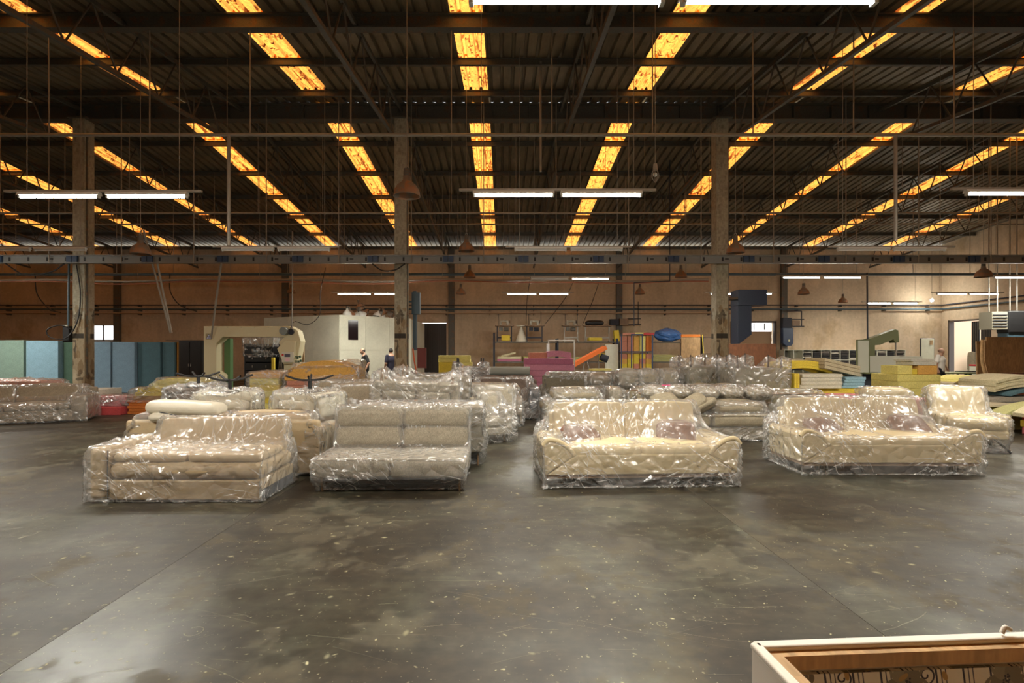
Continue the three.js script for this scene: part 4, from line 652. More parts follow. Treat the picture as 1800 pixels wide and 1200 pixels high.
// pink stack in the middle
for (let i = 0; i < 7; i++) slab('mauve pink foam slab in the tall stack before the shelves', i === 6 ? 'mauve' : 'rose', 1.62, 0.195, 0.9, 1.5 + 0.03 * (i % 2), i * 0.197, -17.4, 0.02 * (i % 3) - 0.02, 'mauve foam slabs'); slab('salmon foam block on the mauve stack', 'salmon', 0.56, 0.19, 0.6, 1.15, 1.38, -17.4, 0.05); { slab('pink foam block bent over the edge of the mauve stack', 'rose', 0.8, 0.19, 0.6, 1.85, 1.39, -17.3, 0.0, 'foam slabs', 0.05, -0.06); }
slab('pale yellow offcut on the long grey sofa', 'lemon', 0.6, 0.05, 0.3, 2.85, 1.05, -15.1, 0.3);
// yellow boxes left of the shelves
for (let i = 0; i < 3; i++) for (let j = 0; j < 2; j++) slab('yellow foam box stacked before the steel door', j ? 'lemon' : 'yellow', 0.62, 0.4, 0.6, -2.15 + j * 0.64, i * 0.402, -19.6, 0.03 * (i - j), 'yellow foam boxes'); for (let j = 0; j < 2; j++) slab('thin yellow foam sheet lying across the yellow boxes', 'lemon', 1.2, 0.12, 0.6, -1.86, 1.21 + j * 0.125, -19.6, 0.05 * j, 'thin sheets on the yellow boxes');
// right piles
for (let i = 0; i < 3; i++) slab('thick yellow foam mattress at the bottom of the white and blue foam pile', 'yellow', 1.9, 0.24, 1.0, 7.87, i * 0.242, -12.7, 0.02 * i, 'thick yellow foam mattresses'); for (let i = 0; i < 4; i++) slab('white foam slab between yellow mattresses and bent sheets', 'white', 1.0, 0.085, 0.8, 7.5 + 0.02 * (i % 2), 0.728 + i * 0.087, -12.5, 0.02 * i, 'white foam slabs in the pile'); for (let i = 0; i < 4; i++) slab('light blue foam slab beside the white ones', 'blue', 0.52, 0.065, 0.6, 8.33 + 0.015 * i, 0.728 + i * 0.067, -12.5, 0.03 * i, 'light blue foam slabs');
for (let i = 0; i < 3; i++) slab('beige foam slab sliding off the top of the pile', 'beige', 0.95, 0.08, 0.7, 8.15, 1.1 + i * 0.085, -12.7, 0.1, 'beige foam slabs', 0, -0.22);
for (let i = 0; i < 3; i++) slab('bent yellow foam sheet arching over the white slabs', 'yellow', 1.25, 0.06, 0.8, 7.4, 1.08 + i * 0.063, -12.9, 0.02 * i, 'bent yellow foam sheets', 0.12, -0.05); for (let i = 0; i < 2; i++) slab('yellow foam strip standing at the end of the white slabs', 'yellow', 0.06, 0.36, 0.8, 6.85 + 0.065 * i, 0.728, -12.4, 0, 'yellow foam strips'); slab('bowed yellow foam sheet between the pile and the pink slab', 'yellow', 1.6, 0.07, 0.7, 7.75, 0.48, -11.75, 0.1, 'foam slabs', 0.12); for (let i = 0; i < 4; i++) slab('yellow foam mattress stacked behind the pink slab', 'lemon', 1.3, 0.115, 0.6, 7.35, i * 0.117, -11.75, 0.05, 'yellow mattresses behind the pink slab');
for (let i = 0; i < 5; i++) slab('pink foam slab behind the loosely wrapped cream sofa', 'pink', 0.98, 0.14, 0.8, 7.0 + 0.02 * (i % 2), i * 0.142, -10.6, -0.12, 'pink foam slabs'); for (let i = 0; i < 4; i++) slab('pink foam slab between the two lounge chairs', 'pink', 0.7, 0.17, 0.6, 8.2, i * 0.172, -9.9, 0.05, 'pink slabs between the chairs');
for (let i = 0; i < 6; i++) slab('yellow foam block in the square stack behind the lounge chair', i < 2 ? 'yellow' : 'lemon', 1.15, 0.17, 0.85, 10.35, i * 0.172, -13.2, 0.1 - 0.03 * (i % 2), 'square yellow stack'); for (const [x, y, c, w, h] of [[10.05, 1.034, 'lemon', 0.38, 0.22], [10.3, 1.034, 'yellow', 0.12, 0.14], [10.62, 1.034, 'amber', 0.5, 0.22], [10.55, 1.258, 'white', 0.62, 0.1], [10.5, 1.36, 'white', 0.64, 0.06]]) slab(({ lemon: 'lemon foam cube', yellow: 'crumpled yellow foam offcut', amber: 'amber foam cube', white: 'cream foam slab' })[c] + (y > 1.3 ? ' topmost' : y > 1.2 ? ' second from the top' : '') + ' on the square yellow stack', c, w, h, 0.55, x, y, -13.1, 0.05);
for (let i = 0; i < 5; i++) slab('arched foam sheet lying by the saw table', ['amber', 'grey', 'beige', 'lemon', 'lemon'][i], 1.05, 0.055, 0.8, 13.6 + 0.08 * i, 0.5 + i * 0.057, -15.5, 0.05, 'arched sheets by the saw', 0.12); slab('yellow foam block holding up the arched sheets', 'amber', 0.9, 0.5, 0.7, 13.7, 0, -15.5, 0);
for (let i = 0; i < 4; i++) slab('cream arched foam sheet on the teal sheet near the leaning cardboard', 'cream', 1.6, 0.06, 0.9, 11.5, 0.72 + i * 0.065, -11.6, 0.05 * (i % 2), 'cream arched sheets', 0.12); slab('teal arched foam sheet under the cream ones', 'teal', 1.4, 0.06, 0.9, 11.6, 0.64, -11.5, 0.04, 'foam slabs', 0.12); slab('grey foam sheet under the teal one', 'grey', 1.8, 0.08, 1.0, 11.3, 0.5, -11.5, 0.06, 'foam slabs', 0.05); slab('wide beige foam board sloping towards the lounge chair', 'beige', 1.7, 0.05, 0.9, 10.5, 0.42, -10.9, -0.1, 'foam slabs', 0.05, -0.03); slab('arched lime foam sheet bending down to the floor', 'lime', 1.8, 0.08, 0.38, 10.6, 0.3, -10.2, -0.05, 'foam slabs', 0.22, 0.1); slab('arched cream foam sheet over the red foam', 'cream', 1.7, 0.07, 0.42, 10.75, 0.42, -9.75, 0, 'foam slabs', 0.22, 0.08);
for (let i = 0; i < 2; i++) slab('red foam block under the arched sheets', i ? 'red' : 'pink', 0.9, 0.14, 0.5, 10.55, i * 0.28, -9.75, 0.1, 'red blocks under the arch'); slab('yellow foam block between the red ones', 'yellow', 0.95, 0.13, 0.5, 10.55, 0.145, -9.75, 0.05); slab('yellow support block under the arched piles', 'yellow', 1.5, 0.4, 0.9, 11.4, 0, -11.4, 0); slab('olive support block under the sloping beige board', 'olive', 1.3, 0.3, 0.7, 10.5, 0, -10.85, 0);
// ---------------------------------------------------------------- pipes, trays, hanging lamps
function pipeX(label, d, y, r, m, x0 = WEST + 0.02, x1 = EAST - 0.02, step = 2.18, off = 0, hr = 0.012, group) {
  const t = thing('hanging_pipe', label, 'pipe', [0, 0, 0], 0, group);
  part(t, 'pipe_run', bar([x0, y, -d], [x1, y, -d], r, 10), m);
  if (step) for (let x = Math.ceil((x0 - off) / step) * step + off; x < x1; x += step) part(t, 'hanger_rod', bar([x, y, -d], [x, roofY(d) + 0.03, -d], hr, 6), M.pipe);
}
pipeX('long pale conduit hung on rods from the heavy roof beam', 11.1, 6.3, 0.035, M.pipe, WEST + 0.02, EAST - 0.02, 2.18, -1.13, 0.014);
pipeX('grey conduit hung on rods under the ridge girder', 16.45, 6.05, 0.03, M.pipe, WEST + 0.02, EAST - 0.02, 2.07, 0.4, 0.01);
pipeX('grey conduit hung behind the row of columns', 20.9, 6.8, 0.03, M.pipe, WEST + 0.02, EAST - 0.02, 2.4, 0.2, 0.01);
pipeX('thick blue pipe running above the shelves', 22.5, 5.0, 0.06, M.pipeBlue, WEST + 0.02, EAST - 0.02, 2.5, 0.5, 0.012);
{
  const t = thing('hanging_pipe', 'sagging cream and red pipe below the blue one', 'pipe'), pts = []; for (let x = -21; x <= 8.6; x += 0.6) pts.push([x, 4.53 + 0.05 * Math.sin(x * 0.9) * Math.sin(x * 0.31), -21]);
  part(t, 'cream_pipe', tube(pts, 0.05, 8, 160), M.pipe); part(t, 'red_hose', tube(pts.map(p => [p[0], p[1] - 0.085 - 0.03 * Math.sin(p[0] * 0.7), p[2] + 0.02]), 0.028, 6, 160), M.pipeRed, 'red hose');
  for (let x = -20; x < 8.6; x += 2.5) part(t, 'hanger_rod', bar([x, 4.5, -21], [x, roofY(21) + 0.03, -21], 0.008, 5), M.pipe);
}
for (const [y, r, m, lab] of [[4.36, 0.035, M.lining, 'thin dark pipe on the far wall'], [4.12, 0.045, M.pipeBlue, 'blue pipe on the far wall under the dark one'], [3.88, 0.04, M.pipeTan, 'tan pipe on the far wall under the blue one']]) {
  const t = thing('wall_mounted_pipe', lab, 'pipe'); part(t, 'pipe_run', bar([WEST, y, -NORTH + 0.3], [y > 4 ? EAST - 0.2 : 14.5, y, -NORTH + 0.3], r, 8), m);
  if (y > 4) part(t, 'side_run', bar([EAST - 0.2, y, -NORTH + 0.3], [EAST - 0.2, y + 0.15, -12], r, 8), m);
  for (let x = -32; x < 26; x += 2.6) if (y > 4 || x < 14) part(t, 'bracket', box(0.04, 0.08, 0.34, x, y - r - 0.03, -NORTH + 0.17), M.steel);
}
for (const [x, d, y0, y1, r, lab] of [[-5.95, 11.1, 3.9, 6.3, 0.035, 'vertical drop pipe hanging from the long pale conduit over the upturned chairs'], [8.5, 11.1, 4.0, 6.3, 0.035, 'vertical drop pipe hanging from the long pale conduit beside the duct column'], [0.95, 13.1, 6.2, 8.9, 0.03, 'short drop pipe under the roof near the lit lamp']]) solo('hanging_drop_pipe', lab, 'pipe', bar([x, y0, -d], [x, y1 + (y1 > 8 ? 0.12 : 0), -d], r, 8), M.pipe);
{ // perforated bus tray in front of the columns
  const t = thing('hanging_cable_tray', 'long grey perforated cable tray with blue boxes crossing the columns', 'cable tray'), d = 15.62, y = 4.42, trayM = mat([0.24, 0.25, 0.24], 0.5, { metalness: 0.3 });
  part(t, 'channel', [box(LEN, 0.2, 0.02, MID, y, -d), box(LEN, 0.025, 0.14, MID, y + 0.115, -d), box(LEN, 0.025, 0.14, MID, y - 0.115, -d)], trayM);
  const holePlate = box(0.055, 0.13, 0.012), slitPlate = box(0.11, 0.05, 0.012), bx = box(0.15, 0.19, 0.06), bm = mat([0.035, 0.07, 0.14], 0.4);  // black plates on the solid web imitate the dark of open slots
  let i = 0; for (let x = -16.2; x < 17; x += 0.572, i++) { const m = part(t, 'slot', holePlate, M.black); m.position.set(x, y, -d + 0.012); if (i % 4 === 0) { const q = part(t, 'slot', slitPlate, M.black); q.position.set(x + 0.13, y, -d + 0.012); } if (i % 4 === 1) for (const o of [0.13, 0.3]) { const q = part(t, 'blue_box', bx, bm); q.position.set(x + o, y, -d + 0.04); } }
  for (let x = -16; x < 17; x += 2.2) part(t, 'hanger_rod', bar([x, y - 0.12, -d + 0.075], [x, roofY(d) + 0.03, -d + 0.075], 0.014, 6), M.pipe);
}
const bellPts = [[0.035, 0.34], [0.06, 0.34], [0.07, 0.27], [0.1, 0.24], [0.17, 0.18], [0.215, 0.1], [0.225, 0.03], [0.232, 0], [0.222, 0.0], [0.2, 0.1], [0.15, 0.18], [0.06, 0.25]].map(p => new THREE.Vector2(...p));
const bellGeo = new THREE.LatheGeometry(bellPts, 24), neckGeo = cyl(0.055, 0.06, 0.14, 0, 0.4, 0);
for (const [x, d, y, lab] of [[-1.66, 8.8, 4.27, 'large rusty bell lamp hanging in front of the scraped column'], [-8.86, 12.5, 3.98, 'grey brown bell lamp hanging beside the column by the blue foam'], [-1.07, 14.8, 4.5, 'pale bell lamp hanging above the cable tray'], [6.07, 13.4, 4.18, 'rusty bell lamp hanging beside the duct column'], [-1.3, 19.7, 4.45, 'small rusty bell lamp over the cream pipe'], [-2.0, 24, 4.3, 'small bell lamp hanging before the steel door'], [6.4, 24, 4.3, 'small bell lamp hanging above the blue trolley'], [6.83, 19.7, 4.45, 'rusty bell lamp between the blue pipe and the duct column'], [12.9, 22, 4.07, 'rusty bell lamp hanging before the wall shelf'], [18.3, 27.6, 4.24, 'small rusty bell lamp on a tilted hook near the far wall'], [15, 16, 3.93, 'bell lamp hanging near the side wall door'], [-11.6, 28, 4.8, 'small bell lamp over the white booth end']]) {
  const t = thing('hanging_bell_lamp', lab, 'lamp', [x, y, -d]); part(t, 'shade', bellGeo, M.rust, 'rusty bell shade'); part(t, 'neck', neckGeo, M.steel); part(t, 'hook', new THREE.TorusGeometry(0.03, 0.008, 6, 12).translate(0, 0.49, 0), M.pipe); part(t, 'flex', bar([0, 0.5, 0], [0, roofY(d) - y + 0.03, 0], 0.007, 5), M.pipe); part(t, 'bulb', new THREE.SphereGeometry(0.06, 12, 8).translate(0, 0.17, 0), M.shadeIn);
}
{ const t = thing('hanging_caged_lamp', 'small wire caged lamp hanging under the roof', 'lamp', [2.4, 4.3, -8.1]); part(t, 'socket', cyl(0.03, 0.04, 0.1, 0, 0.22, 0), M.pipe); for (let i = 0; i < 6; i++) { const a = i * Math.PI / 3; part(t, 'cage_wire', tube([[0.03 * Math.cos(a), 0.18, 0.03 * Math.sin(a)], [0.06 * Math.cos(a), 0.08, 0.06 * Math.sin(a)], [0.01 * Math.cos(a), -0.02, 0.01 * Math.sin(a)]], 0.005, 5), M.pipe); } part(t, 'bulb', new THREE.SphereGeometry(0.035, 10, 8).translate(0, 0.1, 0), M.shadeIn); part(t, 'flex', bar([0, 0.25, 0], [0, roofY(8.1) - 4.27, 0], 0.006, 5), M.pipe); }
// ---------------------------------------------------------------- doors and window
const doorM = mat([0.05, 0.042, 0.036], 0.55), frameM = mat([0.07, 0.05, 0.04], 0.6);
{
  const g = structGroup('door_1', 'dark corrugated steel double door standing ajar');
  for (const [x0, x1] of [[-5.25, -5.06], [-4.98, -3.4]]) { part(g, 'door_leaf', box(x1 - x0, 3.28, 0.04, (x0 + x1) / 2, 1.65, -NORTH - 0.1), doorM); for (let x = x0 + 0.08; x < x1; x += 0.14) part(g, 'rib', box(0.05, 3.2, 0.03, x, 1.62, -NORTH - 0.07), doorM); }
  part(g, 'door_frame', [box(0.12, 3.4, 0.12, -5.31, 1.7, -NORTH + 0.04), box(0.12, 3.4, 0.12, -3.34, 1.7, -NORTH + 0.04), box(2.1, 0.14, 0.12, -4.33, 3.4, -NORTH + 0.04)], M.plaster);
  const h = structGroup('door_2', 'wide doorway with louvred shutter under bright panes');
  for (let i = 0; i < 14; i++) part(h, 'slat', box(2.3, 0.2, 0.03 + 0.02 * (i % 2), 14.92, 0.12 + i * 0.2, -NORTH - 0.12).rotateX(0), mat([0.32, 0.2, 0.11], 0.7));
  part(h, 'door_frame', [box(0.14, 3.4, 0.14, 16.2, 1.7, -NORTH + 0.03), box(0.14, 3.4, 0.14, 13.64, 1.7, -NORTH + 0.03), box(2.7, 0.1, 0.14, 14.92, 3.38, -NORTH + 0.03), box(0.08, 2.9, 0.06, 14.1, 1.45, -NORTH - 0.05)], frameM);
  for (let i = 0; i < 3; i++) part(h, 'mullion', box(0.05, 0.4, 0.05, 14.4 + i * 0.62, 3.1, -NORTH - 0.1), frameM);
  const s = structGroup('door_3', 'dark sliding steel door half open to bright daylight');
  for (const [d0, d1] of [[28.3, 28.76], [27.5, 28.17]]) { part(s, 'door_leaf', box(0.05, 3.3, d1 - d0, EAST + 0.12, 1.65, -(d0 + d1) / 2), doorM); for (let d = d0 + 0.06; d < d1; d += 0.12) part(s, 'rib', box(0.04, 3.25, 0.04, EAST + 0.09, 1.65, -d), doorM); }
  part(s, 'door_frame', [box(0.3, 3.45, 0.08, EAST + 0.1, 1.72, -30.08), box(0.3, 0.08, 2.6, EAST + 0.1, 3.38, -28.8)], frameM);
  const w = structGroup('window_1', 'small bright window in the far wall above the foam blocks');
  part(w, 'window_frame', [box(0.05, 0.92, 0.06, -24.0, 2.74, -NORTH - 0.12), box(1.5, 0.05, 0.06, -23.95, 3.18, -NORTH - 0.12), box(1.5, 0.05, 0.06, -23.95, 2.3, -NORTH - 0.12), box(0.05, 0.92, 0.06, -24.67, 2.74, -NORTH - 0.12), box(0.05, 0.92, 0.06, -23.23, 2.74, -NORTH - 0.12)], frameM);
  for (const x of [-24.34, -23.62]) part(w, 'pane', box(0.66, 0.84, 0.006, x, 2.74, -NORTH - 0.12), phys([1, 1, 1], 0.02, { transmission: 1, thickness: 0 }));
  struct('wall_outside', 'sunlit peach wall across the yard', box(5, 4.5, 0.2, 29.2, 2.1, -33.4), mat([0.75, 0.55, 0.38], 0.9));
  const sh = thing('shrub', 'green shrub growing outside the open door', 'shrub', [30.2, -0.2, -32.6]); const r = rng(4), L = []; for (let i = 0; i < 260; i++) { const a = r() * 6.3, y = 0.2 + r() * 1.3, q = 0.55 * Math.sqrt(r()) * (1.2 - y / 2); L.push(new THREE.CircleGeometry(0.07, 5).scale(1, 1.6, 1).rotateX(r() * 3).rotateY(r() * 6).translate(q * Math.cos(a), y, q * Math.sin(a))); }
  part(sh, 'foliage', L, mat([0.12, 0.25, 0.05], 0.7, { side: THREE.DoubleSide })); part(sh, 'stem', cyl(0.03, 0.05, 0.9, 0, 0.45, 0), M.woodDark);
}
// ---------------------------------------------------------------- white booth with discarded shades on its roof
{
  const P = [[-6.88, 21.5], [-4.35, 24.1], [-4.35, 28.2], [-10.95, 28.2], [-10.95, 23.46]], H = 3.15;
  const t = thing('booth', 'white panelled booth with a narrow dark window', 'booth');
  const s = new THREE.Shape(P.map(p => new THREE.Vector2(p[0], p[1]))); part(t, 'core', metric(new THREE.ExtrudeGeometry(s, { depth: H - 0.02, bevelEnabled: false }).rotateX(-Math.PI / 2)), M.white);
  for (const [a, b, n] of [[P[0], P[1], 3], [P[4], P[0], 3]]) { const dx = b[0] - a[0], dd = b[1] - a[1], l = Math.hypot(dx, dd), ang = Math.atan2(dd, dx);
    for (let i = 0; i < n; i++) for (const [y0, y1] of [[0.02, 1.66], [1.67, H]]) { const w = l / n - 0.008, g = box(w, y1 - y0, 0.03, 0, 0, 0); const m = part(t, 'wall_panel', g, M.white); const f = (i + 0.5) / n; m.position.set(a[0] + dx * f + 0.012 * Math.sin(ang), (y0 + y1) / 2, -(a[1] + dd * f) + 0.012 * Math.cos(ang)); m.rotation.y = ang; } }
  const ang = Math.atan2(2.6, 2.53), f = 0.167, wx = P[0][0] + 2.53 * f, wd = P[0][1] + 2.6 * f; const w = part(t, 'window_pane', box(0.46, 0.84, 0.02), phys([0.012, 0.006, 0.008], 0.08)); w.position.set(wx + 0.035 * Math.sin(ang), 2.53, -wd + 0.035 * Math.cos(ang)); w.rotation.y = ang;
  const r = rng(12); [[0.05, 0, 0], [0.13, 0, 0.2], [0.26, 0, 0], [0.24, 0.36, 0.5], [0.3, 0.02, 0.8], [0.4, 0, 1.3], [0.47, 0, 0.4], [0.56, 0.1, 1.5], [0.6, 0, 0], [0.68, 0, 1.2], [0.78, 0, 0], [0.92, 0, 0]].forEach(([f, dy, tilt], i) => {
    const k = thing('discarded_lamp_shade', 'dusty bell lamp shade lying on the booth roof', 'lamp shade', [P[0][0] + 2.4 * f + 0.06 - (i % 3) * 0.12, H + 0.005 + dy + (tilt > 0.9 ? 0.17 : 0), -(P[0][1] + 2.5 * f + 0.32 + (i % 3) * 0.1)], r() * 6, 'lamp shades on the booth roof'); k.rotation.z = tilt; const m = part(k, 'shade', bellGeo, i % 2 ? M.rust : M.shadeIn); m.scale.setScalar(0.85); const n = part(k, 'neck', neckGeo, M.steel); n.scale.setScalar(0.85); });
}
// ---------------------------------------------------------------- foam cutting gantry
{
  const creamM = mat([0.62, 0.56, 0.36], 0.5), t = thing('gantry_machine', 'cream painted foam cutting gantry with motor and control box', 'machine', [-9.95, 0, -17.2]);
  part(t, 'gantry_frame', prism([[0, 0], [0, 2.45], [2.85, 2.45], [3.12, 2.3], [3.22, 1.95], [3.08, 1.2], [3.08, 0], [2.66, 0], [2.66, 1.3], [2.5, 1.92], [2.68, 2.09], [0.64, 2.09], [0.42, 1.87], [0.42, 0.95], [0.58, 0.82], [0.58, 0.62], [0.42, 0.5], [0.42, 0]], 0.42, 0.015), creamM);
  part(t, 'motor', [cyl(0.13, 0.13, 0.22, 0, 0, 0, 18).rotateX(Math.PI / 2).translate(2.72, 2.28, 0.3), cyl(0.06, 0.06, 0.04, 0, 0, 0, 14).rotateX(Math.PI / 2).translate(2.72, 2.28, 0.43)], mat([0.22, 0.25, 0.24], 0.4)); part(t, 'motor_cap', cyl(0.1, 0.1, 0.06, 0, 0, 0, 16).rotateX(Math.PI / 2).translate(2.92, 2.26, 0.26), M.lining);
  const cb = part(t, 'control_box', rbox(0.38, 0.34, 0.2, 0.015, 2.86, 1.42, 0.3), mat([0.6, 0.58, 0.5], 0.4)); part(cb, 'display', box(0.18, 0.1, 0.01, 2.86, 1.48, 0.405), mat([0.1, 0.1, 0.14], 0.2)); part(cb, 'red_button', box(0.06, 0.06, 0.02, 2.71, 1.5, 0.405), mat([0.5, 0.02, 0.02], 0.4)); part(cb, 'pink_notice', box(0.15, 0.12, 0.006, 2.86, 1.34, 0.404), mat([0.75, 0.5, 0.55], 0.7));
  for (const [dx, dy] of [[0.3, 0.0], [0.38, 0.04], [0.33, -0.14], [0.4, -0.1]]) part(t, 'hand_knob', [cyl(0.04, 0.04, 0.04, 0, 0, 0, 12).rotateZ(Math.PI / 2).translate(2.86 + dx, 1.4 + dy, 0.3), bar([2.95, 1.4 + dy, 0.3], [2.86 + dx, 1.4 + dy, 0.3], 0.012)], mat([0.02, 0.07, 0.04], 0.4));
  part(t, 'head_cover', prism([[2.5, 1.7], [2.8, 2.0], [3.1, 1.95], [3.05, 1.2], [2.7, 1.2]], 0.2, 0.02).translate(0, 0, 0.26), creamM); part(t, 'green_post', box(0.2, 2.05, 0.2, 0.55, 1.03, -0.32), mat([0.1, 0.2, 0.08], 0.5), 'green steel post');
  const logo = canvasTex(128, 128, (c) => { c.fillStyle = '#9e9068'; c.fillRect(0, 0, 128, 128); c.fillStyle = '#2a3a8a'; c.beginPath(); c.moveTo(64, 8); c.lineTo(124, 116); c.lineTo(4, 116); c.fill(); c.fillStyle = '#e8ecf4'; c.font = 'bold 46px sans-serif'; c.textAlign = 'center'; c.fillText('A', 64, 60); c.fillText('ATA', 64, 108); });
  part(t, 'emblem', new THREE.PlaneGeometry(0.2, 0.2).translate(0.17, 2.1, 0.2115), mat([1, 1, 1], 0.5, { map: logo }), 'blue triangular emblem');
  for (let i = 0; i < 6; i++) part(t, 'bolt', cyl(0.014, 0.014, 0.01, 0, 0, 0, 8).rotateX(Math.PI / 2).translate(0.35 + i * 0.45, 2.41, 0.213), M.pipe); part(t, 'power_cable', tube([[2.9, 2.3, 0.3], [3.0, 2.6, 0.2], [3.4, 2.5, 0.1], [3.75, 2.8, 0], [3.8, 3.6, 0], [3.8, 4.5, -0.5]], 0.012, 6, 40), M.black);
  part(t, 'feed_rod', bar([2.95, 2.3, 0.25], [2.95, 5.6, 0.2], 0.02), M.pipe);
  for (const [a, b, lab] of [[[-10.9, 5.3, -15.5], [-10.6, 2.2, -16.3], 'slanting grey rod hanging between the gantry and the black cabinet'], [[-8.6, 4.3, -15.6], [-9.62, 2.05, -16.85], 'slanting grey rod leading down to the gantry emblem'], [[-10.55, 4.3, -15.6], [-10.5, 2.2, -16.2], 'thin hooked rod beside the slanting one']]) solo('hanging_rod', lab, 'rod', bar(a, b, 0.028, 8), M.pipe);
  const rk = thing('dark_rack', 'dark drawer rack behind the gantry opening', 'rack', [-8.65, 0, -19]); part(rk, 'carcass', [box(1.6, 1.9, 0.04, 0, 0.95, -0.3), box(0.04, 1.9, 0.6, -0.8, 0.95, 0), box(0.04, 1.9, 0.6, 0.8, 0.95, 0)], M.black); for (let i = 0; i < 6; i++) { const d = part(rk, 'drawer', box(1.0, 0.26, 0.55, -0.27, 0.16 + i * 0.3, 0.02), mat([0.014, 0.013, 0.013], 0.4)); for (const s of [-1, 1]) part(d, 'handle', box(0.02, 0.08, 0.02, -0.27 + s * 0.25, 0.16 + i * 0.3, 0.31), M.pipe); } for (let i = 0; i < 5; i++) part(rk, 'steel_tube', bar([0.34 + i * 0.05, 0.02, 0.25], [0.42 + i * 0.05, 1.75, 0.1], 0.013), M.pipe); part(rk, 'plastic_drape', film([[0, 0, 0, 0.5, 0.14, 0.25]], { cell: 0.06, hem: -0.5, ground: -0.6, slack: 1.1, rough: 0.12, seed: 12 }).translate(-0.3, 2.0, 0.05), M.film);
  const cab = thing('dark_cabinet', 'black cabinet between the ochre foam and the gantry', 'cabinet', [-11.75, 0, -19.5]); part(cab, 'body', box(0.85, 2.0, 0.6, 0, 1.0, 0), M.black); for (const s of [-1, 1]) { const d = part(cab, 'door', box(0.4, 1.9, 0.02, s * 0.21, 1.0, 0.31), mat([0.016, 0.014, 0.013], 0.35)); part(d, 'handle', box(0.02, 0.1, 0.02, s * 0.04, 1.1, 0.33), M.pipe); } part(cab, 'top_tray', box(1.3, 0.03, 0.5, -0.3, 2.02, 0), M.woodDark);
  const po = solo('door_panel', 'pale narrow panel in a dark frame behind the gantry', 'panel', [box(0.5, 1.9, 0.05, 0, 0.95, 0), box(0.06, 1.95, 0.08, -0.28, 0.97, 0), box(0.06, 1.95, 0.08, 0.28, 0.97, 0)], M.card, [-7.55, 0, -18.6]); solo('yellow_post', 'short yellow post beside the narrow panel', 'post', rbox(0.1, 1.4, 0.1, 0.02, 0, 0.7, 0), foamM.yellow, [-8.0, 0, -17.8]);
}
